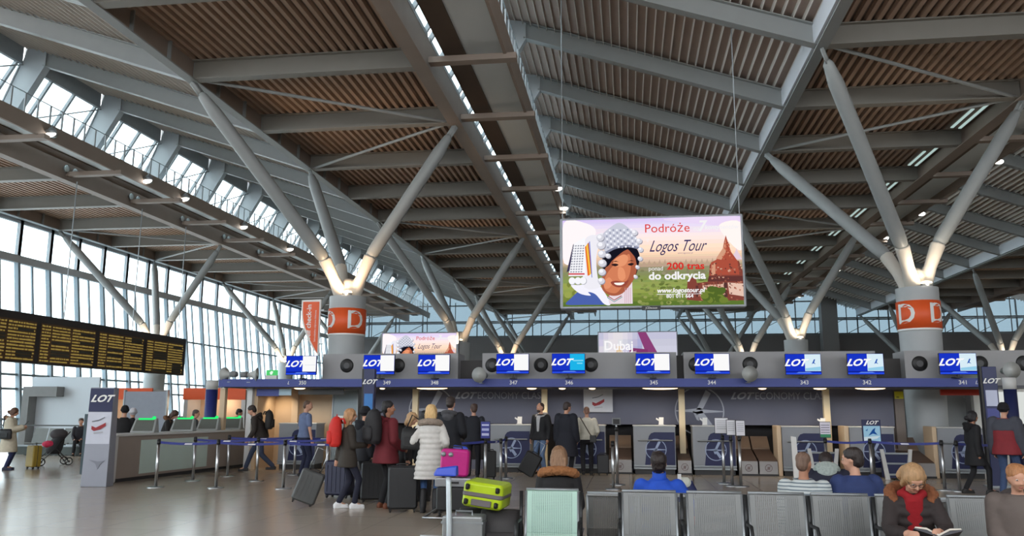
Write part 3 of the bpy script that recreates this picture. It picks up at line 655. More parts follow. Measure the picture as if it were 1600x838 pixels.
# monitors
RIGHTS = ['plain', 'blank', 'blank', 'blank', 'cyan', 'blank', 'blank', 'plane', 'plane', 'plane']
for i, (x, z) in enumerate(((-8.69, 2.79), (-6.53, 2.8), (-5.04, 2.8), (-2.95, 2.81), (-1.5, 2.81), (.64, 2.8), (2.11, 2.79), (4.31, 2.77), (5.78, 2.77), (7.91, 2.77))):
    num = ['350', '349', '348', '347', '346', '345', '344', '343', '342', '341'][i]
    t = thing('flight_monitor', f'{["leftmost","second","third","fourth","fifth","sixth","seventh","eighth","ninth","tenth"][i]} monitor from left on the fascia, blue with {dict(plain="white", blank="blank white", cyan="cyan", plane="pale aeroplane")[RIGHTS[i]]} half', 'monitor', (x, 21.28, z))
    MB().rbox(-.43, .43, 0, .06, -.26, .26, .015).build('casing', blackm, t)
    s = [((24, 52, 196), [(-.42, -.25), (.42, -.25), (.42, .25), (-.42, .25)]), ((40, 76, 226), [(-.42, -.25), (.42, -.25), (.42, -.21), (-.42, -.21)]), ((18, 34, 140), [(-.42, -.2), (.42, -.2), (.42, -.17), (-.42, -.17)]),
         ((90, 130, 240), [(-.18, -.22), (.22, -.22), (.15, -.19), (-.12, -.19)]), (({'cyan': (30, 180, 232), 'plane': (216, 236, 246)}.get(RIGHTS[i], (250, 250, 250))), [(.04, -.17), (.415, -.17), (.415, .245), (.04, .245)])]
    if RIGHTS[i] == 'plane': s += [((150, 205, 232), [(.05, -.16), (.41, -.16), (.41, -.06), (.05, -.1)]), ((40, 90, 180), [(.2, .0), (.26, .12), (.29, .12), (.26, .04), (.3, .0), (.24, .02)]), ((60, 110, 190), [(.1, .1), (.13, .12), (.13, .08)])]
    if RIGHTS[i] == 'cyan': s += [((130, 220, 245), [(.12, .06), (.38, .06), (.38, .09), (.12, .09)]), ((130, 220, 245), [(.22, -.01), (.36, -.01), (.36, .02), (.22, .02)])]
    if RIGHTS[i] == 'plain': s += [((215, 220, 232), [(.1, .0), (.4, .0), (.4, .01), (.1, .01)])]
    picture('lit_screen', s, t, lambda u, v: (u, v), em=1.0, step=.0006, y0=-.001)
    lot(t, -.2, .03, -.012, .23, glow((250, 250, 252), 1.0))
    MB().box(-.025, .025, .02, .06, 2.43-z, -.25).box(-.08, .08, .0, .29, 2.43-z, 2.45-z).build('stand', blackm, t)
# warm downlights under the canopy
for i, (x, w) in enumerate(((-8.88, .16), (-6.55, .07), (-5.18, .42), (-2.5, .13), (-1.7, .09), (-.92, .09), (.82, .45), (3.37, .1), (4.77, .16), (5.97, .36))):
    t = thing('canopy_downlight', f'warm {"wide" if w > .3 else "small"} downlight under the fascia, {["first","second","third","fourth","fifth","sixth","seventh","eighth","ninth","tenth"][i]} from left', 'lamp', (x, 21.72, 2.2))
    MB().ell((0, 0, 0), (w+.02, .1, .02), 20).build('rim', white_pl, t, True); MB().ell((0, 0, -.008), (w, .09, .035), 20).build('diffuser', glow((255, 222, 176), 3.5), t, True)
    lamp('canopy_beam', 'SPOT', (x, 22.1, 2.1), 26, (1, .82, .6), (math.radians(12), 0, 0), .08, math.radians(120), .8)
# horn loudspeakers
def horn(x, y, z, rz, lab):
    t = thing('horn_loudspeaker', lab, 'loudspeaker', (x, y, z), rz)
    mb = MB(); mb.tube([(0, -.16, 0), (0, -.15, 0), (0, -.06, 0), (0, .06, 0), (0, .12, 0)], [.2, .19, .1, .06, .05], 22); mb.build('horn', mat('horn_grey', (176, 178, 176), .4), t, True)
    MB().tube([(0, -.19, 0), (0, -.1, 0)], [.035, .06], 12).build('cone_plug', mat('horn_grey', (176, 178, 176), .4), t, True)
    MB().cyl((0, .1, 0), (0, .28, 0), .085, .08, 18).build('driver', mat('driver_grey', (120, 122, 124), .5), t, True)
    MB().box(-.015, .015, .02, .05, -.2, 0).box(-.05, .05, -.02, .1, -.215, -.2).build('bracket', alu, t)
horn(-3.78, 21.32, 2.52, -.2, 'round grey horn loudspeaker on the fascia left of the Dubaj advert, facing forward'); horn(2.98, 21.32, 2.53, .15, 'round grey horn loudspeaker on the fascia beside counter number 343'); horn(9.0, 21.2, 2.6, 0, 'round grey horn loudspeaker at the far right end of the fascia')
horn(-10.85, 21.5, 2.56, -1.9, 'left one of two sideways horn loudspeakers at the left fascia end'); horn(-10.2, 21.5, 2.55, 1.8, 'right one of two sideways horn loudspeakers at the left fascia end')
# exit sign box on the left end of the fascia
t = thing('exit_sign', 'small green lit exit sign on the left end of the blue fascia', 'sign', (-9.62, 21.5, 2.43)); MB().box(-.16, .16, 0, .08, 0, .1).build('base_box', white_pl, t)
MB().box(-.15, .15, 0, .08, .1, .25).build('green_face', glow((90, 214, 120), .9), t); MB().prism([(-.03, -.004, .12), (.02, -.004, .12), (.05, -.004, .2), (0, -.004, .22), (-.05, -.004, .18)], (0, .003, 0)).build('running_figure', glow((235, 255, 240), 1), t)
t = thing('exit_sign', 'small green lit exit sign beside the right horn loudspeaker', 'sign', (8.6, 21.62, 2.45)); MB().box(-.08, .08, 0, .06, 0, .22).build('green_face', glow((40, 190, 90), .9), t); MB().box(-.05, .05, .02, .05, -.02, 0).build('base_box', white_pl, t)
# back panel wall with brand marks
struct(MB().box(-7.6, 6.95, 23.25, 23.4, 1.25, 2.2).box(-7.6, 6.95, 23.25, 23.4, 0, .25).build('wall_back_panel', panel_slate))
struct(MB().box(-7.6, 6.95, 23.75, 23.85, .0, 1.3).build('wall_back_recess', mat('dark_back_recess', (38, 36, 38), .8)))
mark = mat('brushed_letter_grey', (168, 172, 184), .4, .2, .03, 4)
for n_, x0 in (('left', -4.75), ('right', 2.88)):
    t = thing('wall_lettering', f'grey economy class lettering on the slate back panel, {n_} one', 'lettering', (x0, 23.24, 2.02))
    lot(t, .15, 0, 0, .25, mark); text('ECONOMY CLASS', .27, mat('dull_letter_grey', (156, 160, 172), .4, .1, 0), t, (.52, 0, 0), align='LEFT', name='class_lettering', depth=.006, sx=.88)
    bpy.context.view_layer.update()
for n_, x0 in (('left', -5.55), ('right', 1.92)):
    t = thing('wall_emblem', f'large round bird emblem on the slate back panel, {n_} one', 'emblem', (x0, 23.235, 1.62)); mb = MB(); crane(mb, 0, 0, .66, 0, .05, d=.012)
    mb.build('emblem_ring_and_bird', mark, t)
for i, x in enumerate((-5.9, -2.27, 1.42, 5.14)):
    t = thing('lit_post', f'beige vertical post before the slate panel, {["first","second","third","fourth"][i]} from left', 'post', (x, 22.8, 0))
    MB().box(-.08, .08, -.08, .08, 0, 2.2).build('shaft', mat('post_lit_look_beige', (232, 214, 178), .5, 0, .03, 4), t, bevel=.01); MB().box(-.11, .11, -.11, .11, 0, .08).build('foot_plate', alu, t)  # lit look of the post put into a lighter beige
po = thing('wall_poster', 'white poster with red ribbon mark hanging before the slate panel', 'poster', (-.82, 23.12, 1.58)); MB().box(-.4, .4, 0, .02, 0, .66).build('sheet', mat('poster_grey_white', (196, 198, 206), .5), po)
def ribbon(par, s=1., y=-.002, x0=0, z0=0):
    picture('printed_mark', [((150, 30, 40), [(x0+a*s, z0+b*s) for a, b in ((-.16, .06), (-.06, .02), (.1, .1), (.17, .14), (.17, .06), (.05, -.02), (-.1, -.06), (-.16, -.02))]), ((90, 92, 100), [(x0+a*s, z0+b*s) for a, b in ((-.16, .17), (.0, .2), (.14, .27), (.14, .25), (0, .18), (-.16, .15))]), ((170, 172, 180), [(x0+a*s, z0+b*s) for a, b in ((-.1, -.09), (.12, -.07), (.12, -.1), (-.1, -.12))])], par, lambda u, v: (u, v), y0=y, step=.0008)
ribbon(po, 1, -.002, 0, .22); MB().box(-.4, .4, -.01, .03, .64, .68).build('top_rail', alu, po)
# ------------------------------------------------------------------ check-in desks
def desk(xc, lab, w=1.08, side=False, y=22.2):
    t = thing('check_in_desk', lab, 'desk', (xc, y, 0)); a, b = -w/2, w/2
    MB().box(a, b, 0, .62, .14, 1.22).build('body', counter_grey, t, bevel=.006); MB().rbox(a-.02, b+.02, -.02, .66, 1.22, 1.25, .012).build('top', white_pl, t)
    MB().box(a+.03, b-.03, .04, .6, 0, .14).build('kick_base', mat('dark_kick_base', (52, 52, 54), .6), t)
    P = [(a+.26*w, .2), (b-.02, .2), (b-.02, 1.07), (a+.5*w, 1.07), (a+.42*w, 1.04), (a+.37*w, .97), (a+.33*w, .8)]
    pn = MB().prism([(x, -.008, z) for x, z in P], (0, .008, 0)).build('navy_front_panel', navy, t)
    mb = MB(); crane(mb, a+.53*w, .63, .27, -.014, .07); mb.build('bird_emblem', mat('emblem_pale_blue', (156, 170, 200), .4, .2), pn)
    MB().cyl((a+.12, -.06, .86), (b-.08, -.06, .86), .018, n=8).box(a+.2, a+.23, -.06, 0, .85, .87).box(b-.2, b-.17, -.06, 0, .85, .87).build('handle_rail', alu, t)
    MB().box(a, b, -.05, 0, .2, .235).box(a, b, -.05, 0, .13, .165).build('bumper_rail', alu, t)
    if side: MB().box(a-.13, a-.02, -.06, .6, 0, 1.26).build('side_cheek', beige, t, bevel=.02)
    return t
for x, nm, sd in ((-9.08, 'beyond the man in blue shirt', False), (-3.13, 'left of the bearded man', False), (-1.15, 'behind the seated blonde woman', False), (.66, 'behind the blue pullover man', False), (2.18, 'behind the three-sheet notice stand', False), (4.41, 'behind the striped man', True), (6.06, 'behind the pale blue display', True), (8.15, 'rightmost, beside the woman in black', True)):
    desk(x, 'grey check-in desk with navy bird panel, '+nm, side=sd)
def ch(x, lab):
    t = thing('card_holder', lab, 'holder', (x, 22.45, 1.25)); MB().box(-.07, .07, -.03, .05, 0, .02).build('foot', white_pl, t)
    MB().prism([(-.06, 0, .02), (.06, 0, .02), (.07, .01, .2), (-.05, .01, .2)], (0, .02, 0)).build('card', white_v, t); MB().prism([(-.13, 0, .15), (-.05, 0, .1), (-.04, 0, .14), (-.12, 0, .19)], (0, .02, 0)).build('side_flap', white_v, t)
ch(-2.92, 'small white card holder on the desk left of the bearded man'); ch(.85, 'small white card holder on the desk behind the blue pullover man'); ch(1.98, 'small white card holder on the desk with the notice stand before it'); ch(4.95, 'small white card holder by the fourth beige post')
# baggage conveyors between desks
belt_m = mat('brown_rubber_belt', (92, 74, 64), .6, 0, .08, 5)
def conveyor(x0, x1, lab, n=1):
    t = thing('baggage_conveyor', lab, 'conveyor', ((x0+x1)/2, 22.1, 0)); w = (x1-x0)/2
    for i in range(n):
        a = -w+2*w*i/n+.02; b = -w+2*w*(i+1)/n-.02
        f = MB().box(a, b, 0, .06, .05, .36).build('front_plate', mat('conveyor_front', (160, 158, 158), .5), t)
        c = ((a+b)/2, .2)
        mb = MB(); mb.tube([(c[0]+.085*math.cos(2*PI*k/24), -.004, c[1]+.085*math.sin(2*PI*k/24)) for k in range(24)], .007, 6, closed=True); mb.beam((c[0]-.06, -.004, c[1]-.05), (c[0]+.06, -.004, c[1]+.05), .008, .012); mb.box(c[0]-.03, c[0]+.03, -.006, -.001, c[1]-.04, c[1]+.03); mb.build('round_notice', mat('notice_ring_grey', (120, 104, 104), .5), f)
        MB().hexa([(a, .06, .1), (b, .06, .1), (b, 1.1, .1), (a, 1.1, .1), (a, .06, .38), (b, .06, .38), (b, 1.1, .62), (a, 1.1, .62)]).build('belt', belt_m, t)
        MB().hexa([(a, 1.12, .1), (b, 1.12, .1), (b, 1.5, .1), (a, 1.5, .1), (a, 1.12, .66), (b, 1.12, .66), (b, 1.5, .95), (a, 1.5, .95)]).build('rear_belt', mat('tan_conveyor_cover', (132, 112, 96), .6, 0, .06, 4), t)
    MB().box(-w, w, .0, 1.5, 0, .05).build('plinth', blackm, t)
conveyor(2.76, 3.74, 'double brown baggage belt between the notice stand desk and white paper desk', 2); conveyor(-.55, .08, 'single brown baggage belt left of the blue pullover man'); conveyor(6.72, 7.5, 'single brown baggage belt behind the reading woman'); conveyor(1.22, 1.6, 'narrow brown baggage belt right of the blue pullover man')
# bag sizing frames before two desks
def sizer(x, lab):
    t = thing('bag_sizer', lab, 'frame', (x, 21.55, 0))
    for s, l in ((-.36, .1), (.3, -.1)): MB().prism([(s-.05+l, -.02, 0), (s+.05+l, -.02, 0), (s+.04-l*.0, -.02, .72), (s-.04-l*.0, -.02, .72)], (0, .06, 0)).build('slanted_post', white_pl, t)
    for z in (.1, .36, .6): MB().box(-.3, .3, -.01, .03, z, z+.04).build('cross_bar', alu, t)
    MB().box(-.3, .3, .03, .35, .04, .6).build('navy_box', navy, t)
sizer(4.75, 'white ladder-like bag sizing frame behind the striped man'); sizer(6.45, 'white ladder-like bag sizing frame right of the navy sweater man')
# ------------------------------------------------------------------ right end walls and signs
struct(MB().box(7.0, 9.3, 24.75, 24.85, 0, 2.6).build('wall_right_service', mat('service_wall_grey', (148, 152, 154), .6, 0, .04, 1)))
struct(MB().box(9.35, 12.5, 24.3, 24.5, 0, 2.6).build('wall_right_white', mat('white_wall_paint', (222, 222, 218), .6, 0, .02, 1)))
struct(MB().box(6.97, 7.2, 23.2, 23.45, 0, 2.2).build('trim_4', mat('taupe_post', (120, 110, 104), .5)))
t = thing('notice_plate', 'small yellow notice plate on the taupe post right of the slate panel', 'sign', (7.08, 23.17, 1.96)); MB().box(-.11, .11, 0, .02, 0, .19).build('plate', mat('yellow_plate', (236, 226, 60), .5), t); MB().box(-.07, .0, -.003, 0, .03, .05).build('small_print', blackm, t)
t = thing('red_strip_sign', 'long red strip sign under the fascia at the right end', 'sign', (8.4, 22.6, 2.04)); MB().box(-.48, .48, 0, .05, 0, .15).build('strip', mat('red_strip', (190, 52, 28), .5), t); MB().box(-.4, -.38, .02, .04, .15, .2).box(.38, .4, .02, .04, .15, .2).build('hanger', alu, t)
t = thing('wall_column', 'light grey rounded column clad section beside yellow notice', 'panel', (7.75, 24.6, 0)); MB().rbox(-.3, .3, 0, .1, 0, 2.2, .02).build('panel_sheet', mat('pale_panel', (164, 168, 170), .5), t); MB().box(.38, .52, .02, .1, 1.5, 2.0).build('pinned_sheet', white_pl, t)
# totems
def totem(x, y, w, h, lab, sheets):
    t = thing('information_totem', lab, 'totem', (x, y, 0)); MB().box(-w/2, w/2, 0, .16, .0, h).build('body', mat('totem_navy', (34, 42, 86), .4), t, bevel=.01)
    MB().box(-w/2-.05, -w/2, .02, .14, 0, h).build('black_edge', blackm, t); MB().box(-w/2-.1, w/2+.1, -.05, .25, 0, .03).build('base_plate', alu, t)
    for c, z0, z1 in sheets: MB().box(-w/2+.03, w/2-.03, -.006, 0, z0, z1).build('printed_sheet', mat('sheet_%d_%d_%d' % c, c, .5, 0, .03), t)
    lot(t, 0, h-.32, -.01, .15, white_v); return t
totem(-6.22, 19.5, .27, 2.6, 'dark navy totem with blue sheet behind the red coat man', [((52, 120, 190), 1.55, 2.0)]); totem(8.0, 19.8, .3, 2.62, 'navy totem with white sheet behind the man in the black beanie', [((190, 196, 220), 1.75, 2.1), ((70, 76, 140), 1.5, 1.7)])
t = thing('blue_post', 'blue round post with white collar at the far right', 'post', (8.9, 21.0, 0)); MB().cyl((0, 0, 0), (0, 0, 2.15), .14, n=24).build('shaft', navy, t, True); MB().cyl((0, 0, 2.15), (0, 0, 2.42), .145, n=24).build('collar', white_pl, t, True)
t = thing('blue_post', 'blue round post with white collar at the left fascia end', 'post', (-12.42, 23.6, 0)); MB().cyl((0, 0, 0), (0, 0, 2.2), .175, n=24).build('shaft', mat('deep_blue_post', (36, 50, 120), .4), t, True); MB().cyl((0, 0, 2.2), (0, 0, 2.48), .175, n=24).build('collar', white_pl, t, True)
t = thing('light_box', 'bright white lit panel at the far right edge', 'panel', (10.1, 23.6, 1.0)); MB().box(-.5, .5, 0, .08, 0, 1.15).build('lit_face', glow((236, 240, 236), .8), t); MB().box(-.1, .1, .02, .08, -1.0, 0).build('leg', alu, t)
# ------------------------------------------------------------------ left end of the check-in front
struct(MB().box(-11.25, -11.1, 21.85, 22.0, 0, 2.2).build('trim_5', beige)); struct(MB().box(-10.45, -10.3, 21.85, 22.1, 0, 2.2).build('trim_6', white_pl))
struct(MB().box(-10.3, -8.15, 23.2, 23.3, 0, 2.2).build('wall_warm_beige', beige)); struct(MB().box(-10.3, -10.2, 22.0, 23.2, 0, 2.2).build('wall_beige_return', beige))
t = thing('lit_post', 'beige vertical post behind the walking man', 'post', (-9.5, 23.0, 0)); MB().box(-.1, .1, -.08, .08, 0, 2.2).build('shaft', beige, t, bevel=.01); MB().box(-.13, .13, -.11, .11, 0, .08).build('foot_plate', alu, t)
t = thing('overhead_panel', 'short blue panel under the left fascia end', 'panel', (-9.8, 21.9, 1.98)); MB().box(-.4, .25, 0, .05, 0, .2).build('blue_face', fascia_blue, t); MB().box(.25, .6, 0, .05, .02, .2).build('pale_face', mat('pale_blue_sheet', (170, 196, 210), .5), t); MB().box(.8, 2.1, .02, .05, .04, .2).build('dark_band', blackm, t)
lamp('beige_wall_lamp', 'SPOT', (-9.9, 22.55, 2.12), 34, (1, .78, .52), (math.radians(25), 0, 0), .05, math.radians(115), .9)
t = thing('glass_door_panel', 'greenish glass panel beside the left D column', 'panel', (-7.95, 22.8, 0)); MB().box(-.35, .35, 0, .03, 0, 2.15).build('glass_sheet', frost_glass, t); MB().box(-.38, -.35, -.02, .05, 0, 2.2).box(.35, .38, -.02, .05, 0, 2.2).build('frame', alu, t); MB().box(-.2, .1, -.01, 0, 1.3, 1.45).build('notice', white_v, t)
# long low service counter
c = thing('service_counter', 'long low taupe counter with mint frosted glass front panel at left', 'counter', (-11.27, 17.3, 0), math.radians(-4))
mb = MB(); mb.box(-.55, 0, 0, 5.9, .08, 1.0); mb.build('body', mat('counter_taupe', (150, 138, 130), .4, 0, .04, 3), c)
MB().box(-.7, .04, -.04, 5.95, 1.0, 1.05).build('worktop', white_pl, c, bevel=.01); MB().rbox(-.6, .06, -.16, 0, 0, 1.04, .05).build('rounded_end', white_pl, c); MB().box(-.5, -.04, .02, 5.85, 0, .08).build('plinth', mat('dark_kick_base', (52, 52, 54)), c)
MB().box(0, .012, .85, 3.6, .14, .9).build('mint_glass_panel', mint_glass, c)
def kiosk(x, y, lab, rz):
    t = thing('check_in_kiosk', lab, 'kiosk', (x, y, 1.05), rz)
    MB().hexa([(-.3, -.12, 0), (.3, -.12, 0), (.3, .16, 0), (-.3, .16, 0), (-.26, .06, .34), (.26, .06, .34), (.26, .16, .34), (-.26, .16, .34)]).build('housing', mat('kiosk_grey', (150, 154, 154), .4), t, bevel=.015)
    MB().hexa([(-.24, -.105, .04), (.24, -.105, .04), (.24, -.09, .04), (-.24, -.09, .04), (-.22, .03, .3), (.22, .03, .3), (.22, .045, .3), (-.22, .045, .3)]).build('screen', mat('kiosk_screen_dark', (96, 100, 96), .2), t)
    MB().rbox(-.18, .2, .03, .07, .3, .345, .02).ell((.2, .05, .35), (.05, .02, .045), 12).build('green_light', glow((40, 220, 110), 1.3), t)
kiosk(-11.62, 18.9, 'self check-in kiosk with green light at the near end of the counter', .12); kiosk(-11.52, 20.5, 'self check-in kiosk with green light behind the nearest queue post', .12); kiosk(-11.4, 21.6, 'self check-in kiosk in front of the left blue post', .1); kiosk(-11.3, 22.75, 'self check-in kiosk with green light seen between the blue and white posts', .1)
tt = thing('service_totem', 'tall grey totem with navy head and white panel at the counter end', 'totem', (-11.1, 16.35, 0), math.radians(8))
MB().hexa([(-.27, 0, 0), (.27, 0, 0), (.27, .32, 0), (-.27, .32, 0), (-.25, .04, 2.06), (.25, .04, 2.06), (.25, .26, 2.06), (-.25, .26, 2.06)]).build('body', mat('totem_grey', (150, 154, 166), .4, .2, .03, 3), tt, bevel=.01)
MB().hexa([(-.25, .02, 1.55), (.25, .02, 1.55), (.25, .04, 1.55), (-.25, .04, 1.55), (-.245, .028, 2.04), (.245, .028, 2.04), (.245, .05, 2.04), (-.245, .05, 2.04)]).build('navy_head', navy, tt); MB().hexa([(-.25, .008, .88), (.25, .008, .88), (.25, .03, .88), (-.25, .03, .88), (-.25, .02, 1.54), (.25, .02, 1.54), (.25, .04, 1.54), (-.25, .04, 1.54)]).build('white_panel', mat('panel_blue_white', (200, 204, 218), .4), tt)
lot(tt, 0, 1.82, .015, .2, white_v); ribbon(tt, .9, -.002, .0, 1.2); MB().box(-.36, -.3, .1, .3, .25, 1.5).build('side_fin', mat('dark_teal_fin', (58, 76, 84), .5), tt)
MB().prism([(-.15, -.004, .56), (.0, -.004, .48), (.06, -.004, .36), (.1, -.004, .46), (.2, -.004, .54), (.05, -.004, .52)], (0, .003, 0)).build('faint_bird', mat('faint_bird_grey', (128, 132, 144), .4), tt)
# left background: frosted partitions, grey portal, shops, bench
struct(MB().box(-24.3, -21.3, 31.2, 31.3, 0, 2.9).build('wall_frosted_partition', mat('frosted_partition', (206, 214, 222), .3, 0, .02, 1)))
struct(MB().box(-24.3, -24.0, 30.7, 31.15, 0, 2.5).box(-24.0, -22.8, 30.7, 31.15, 2.1, 2.5).build('door_1', mat('portal_grey', (128, 128, 128), .6)))
struct(MB().box(-26.5, -16.8, 29.6, 29.64, .95, 1.0).build('trim_7', mat('dark_rail', (70, 72, 74), .5)))
for i, (x, nm) in enumerate(((-17.9, 'left'), (-14.4, 'right'))):
    t = thing('shop_unit', f'small warm-lit shop unit with orange header behind the counter, {nm} one', 'shop', (x, 27.6, 0))
    MB().box(-1.16, 1.16, -.06, -.01, 1.95, 2.35).build('orange_header', orange, t); MB().box(-1.1, 1.1, .9, 1.0, 0, 2.3).build('rear_wall', beige, t); MB().box(-1.15, -1.0, 0, 1, 0, 2.3).build('side_wall', white_pl, t); MB().box(1.0, 1.15, 0, 1, 0, 2.3).build('side_wall', white_pl, t)
    MB().box(-.9, .9, .1, .5, 0, 1.0).build('shop_counter', mat('shop_wood', (150, 120, 96), .5), t); lamp('shop_lamp', 'POINT', (x, 28.0, 1.85), 18, (1, .8, .58), size=.1)
t = thing('partition_screen', 'plain blue-grey partition screen behind the left tree column', 'screen', (-16.15, 26.2, 0)); MB().box(-.75, .75, 0, .08, 0, 2.2).build('sheet', mat('blue_grey_sheet', (150, 158, 172), .5), t); MB().box(-.8, -.75, -.02, .1, 0, 2.25).box(.75, .8, -.02, .1, 0, 2.25).build('frame', alu, t)
# ================================================================== PEOPLE
skin_m = mat('skin_fair', (196, 148, 124), .55, 0, .05, 20); skin_t = mat('skin_tan', (168, 118, 92), .55, 0, .05, 20)
eye_w = mat('eye_white', (210, 205, 200), .3, 0, 0); eye_d = mat('eye_dark', (36, 28, 26), .3, 0, 0); lip_m = mat('lip_tone', (150, 84, 78), .5, 0, 0)
def hair_mat(c):
    nm = 'hair_%d_%d_%d' % c
    if nm in MATS: return MATS[nm]
    m = mat(nm, c, .55, 0, .34, 1., .5); n = m.node_tree; nz = [q for q in n.nodes if q.type == 'TEX_NOISE'][0]; tc = [q for q in n.nodes if q.type == 'TEX_COORD'][0]
    mp = n.nodes.new('ShaderNodeMapping'); mp.inputs['Scale'].default_value = (85, 85, 7); n.links.new(tc.outputs['Object'], mp.inputs[0]); n.links.new(mp.outputs[0], nz.inputs['Vector']); return m
def ik(S, T, l1, l2, pole):
    S = Vector(S); T = Vector(T); d = T-S; L = min(max(d.length, .08), (l1+l2)*.995); d.normalize()
    a = (l1*l1-l2*l2+L*L)/(2*L); h = math.sqrt(max(l1*l1-a*a, 0)); p = Vector(pole); p = p-d*p.dot(d); p = p.normalized() if p.length > 1e-4 else d.orthogonal().normalized()
    return S+d*a+p*h, S+d*L
def person(label, loc, rz, h=1.72, pose='stand', lean=0., turn=0., nod=0., R=(.24, .05, -.12), L=(-.24, .05, -.12), fem=False, skin=skin_m,
           hair=('short', (50, 36, 30)), top=None, bottom=(30, 34, 50), shoes=(28, 26, 26), step=.0, hipz=None, face=True, voxel=.013, boots=False, stripes=None, tilt=0.):
    """local frame: +Y forward, +X right hand side. R, L: hand positions relative to the pelvis in the leaning torso frame"""
    s = h/1.75; t = thing('person', label, 'person', loc, rz)
    if pose == 'sit': hz = hipz or .44
    else: hz = .915*s-abs(step)*.09
    U = Matrix.Translation((0, 0, hz)) @ Matrix.Rotation(-lean, 4, 'X') @ Matrix.Rotation(tilt, 4, 'Y')
    Hd = U @ Matrix.Translation((0, .015*s, .56*s)) @ Matrix.Rotation(turn, 4, 'Z') @ Matrix.Rotation(-nod, 4, 'X')
    sw = (.165 if fem else .19)*s; k = .92 if fem else 1.
    # joints
    arms = []
    for sx, T in ((1, R), (-1, L)):
        S = U @ Vector((sx*sw, 0, .455*s)); Tt = U @ (Vector(T)*s); e, w = ik(S, Tt, .285*s, .25*s, U.to_3x3() @ Vector((sx*.5, -1, -.5)))
        arms.append((sx, S, e, w))
    legs = []
    for sx in (1, -1):
        P = Vector((sx*.092*s, 0, hz-.03*s))
        if pose == 'sit': A = Vector((sx*.12*s, .40*s+.05, .09)); kn, A = ik(P, A, .43*s, .41*s, (0, 1, 1.2))
        else: A = Vector((sx*.1*s, sx*step*s, .085+(.07 if sx*step < 0 and abs(step) > .25 else 0))); kn, A = ik(P, A, .425*s, .41*s, (sx*.1, 1, 0))
        legs.append((sx, P, kn, A))
    # body: one continuous surface
    b = MB()
    b.M = U; b.loft([(0, 0, z*s, rx*s*k, ry*s*k) for z, rx, ry in ((-.1, .13, .09), (-.02, .155, .11), (.14, .132, .092), (.3, .148, .105), (.42, .165, .1), (.48, .12, .075), (.53, .06, .055))])
    b.cap((0, 0, .46*s), (0, .012*s, .6*s), .056*s*k, .05*s*k); b.M = Hd
    b.ell((0, .012*s, .145*s), (.073*s, .092*s, .108*s), 18); b.ell((0, .035*s, .085*s), (.055*s, .062*s, .07*s), 16); b.ell((0, .078*s, .048*s), (.024*s, .022*s, .02*s), 10)
    b.cap((0, .1*s, .145*s), (0, .118*s, .108*s), .009*s, .014*s, 8); b.cap((-.035*s, .09*s, .165*s), (.035*s, .09*s, .165*s), .014*s, n=8)
    for sx in (1, -1): b.ell((sx*.074*s, .005*s, .125*s), (.012*s, .02*s, .032*s), 10); b.cap((sx*.03*s, .088*s, .1*s), (sx*.045*s, .06*s, .09*s), .02*s, n=8)
    b.M = None
    for sx, S, e, w in arms:
        b.cap(S, e, .048*s*k, .038*s*k); b.cap(e, w, .038*s*k, .027*s*k)
        d = (w-e).normalized(); side = Vector((sx, 0, 0)); side = (side-d*side.dot(d)); side = side.normalized() if side.length > .2 else (Vector((0, 0, 1))-d*d.z).normalized()
        fr = d.cross(side).normalized();  fr = fr if fr.y < 0 else -fr          # palm normal roughly backwards/inwards
        q = -side; pal = w+d*.05*s
        b.cap(w, w+d*.03*s, .026*s, .03*s); M_ = Matrix((fr, q, d)).transposed()
        b.ell(w+d*.065*s, (.042*s, .016*s, .05*s), 12, rot=M_)
        for i, (o_, ln) in enumerate(((-.03, .068), (-.01, .078), (.01, .073), (.029, .058))):
            a0 = w+d*.095*s+fr*o_*s; a1 = a0+(d*.85+q*.35).normalized()*ln*.5*s; a2 = a1+(d*.45+q*.8).normalized()*ln*.5*s
            b.cap(a0, a1, .0095*s, .009*s, 6); b.cap(a1, a2, .009*s, .008*s, 6)
        th0 = w+d*.035*s-fr*.03*s; th1 = th0-fr*.028*s+d*.03*s+q*.01*s; b.cap(th0, th1, .012*s, .011*s, 6); b.cap(th1, th1+d*.03*s+q*.012*s, .011*s, .009*s, 6)
    for sx, P, kn, A in legs: b.cap(P, kn, .07*s*k, .048*s*k); b.cap(kn, A, .046*s*k, .032*s*k); b.cap(A, A+Vector((0, .12*s, -.04)), .032*s, .028*s)
    b.build('body', skin, t, remesh=voxel)
    if face:
        for sx in (1, -1):
            e_ = MB(); e_.M = Hd; e_.ell((sx*.03*s, .096*s, .142*s), (.013*s, .008*s, .008*s), 8, 0); e_.ell((sx*.03*s, .101*s, .142*s), (.006*s, .005*s, .006*s), 8, 1); e_.build('eye', [eye_w, eye_d], t, True)
        m_ = MB(); m_.M = Hd; m_.ell((0, .094*s, .066*s), (.02*s, .008*s, .006*s), 10); m_.build('mouth', lip_m, t, True)
    # trousers and shoes
    m = MB(); m.M = U; m.loft([(0, 0, z*s, rx*s*k, ry*s*k) for z, rx, ry in ((-.12, .14, .11), (-.02, .172, .128), (.07, .16, .118), (.1, .15, .11))]); m.M = None
    for sx, P, kn, A in legs:
        m.cap(P, kn, .092*s*k, .066*s*k, 12); m.cap(kn, A+(kn-A).normalized()*.02*s, .066*s*k, (.058 if not boots else .048)*s*k, 12)
    m.build('trousers', mat('cloth_%d_%d_%d' % bottom, bottom, .85, 0, .1, 25), t, remesh=.02)
    m = MB()
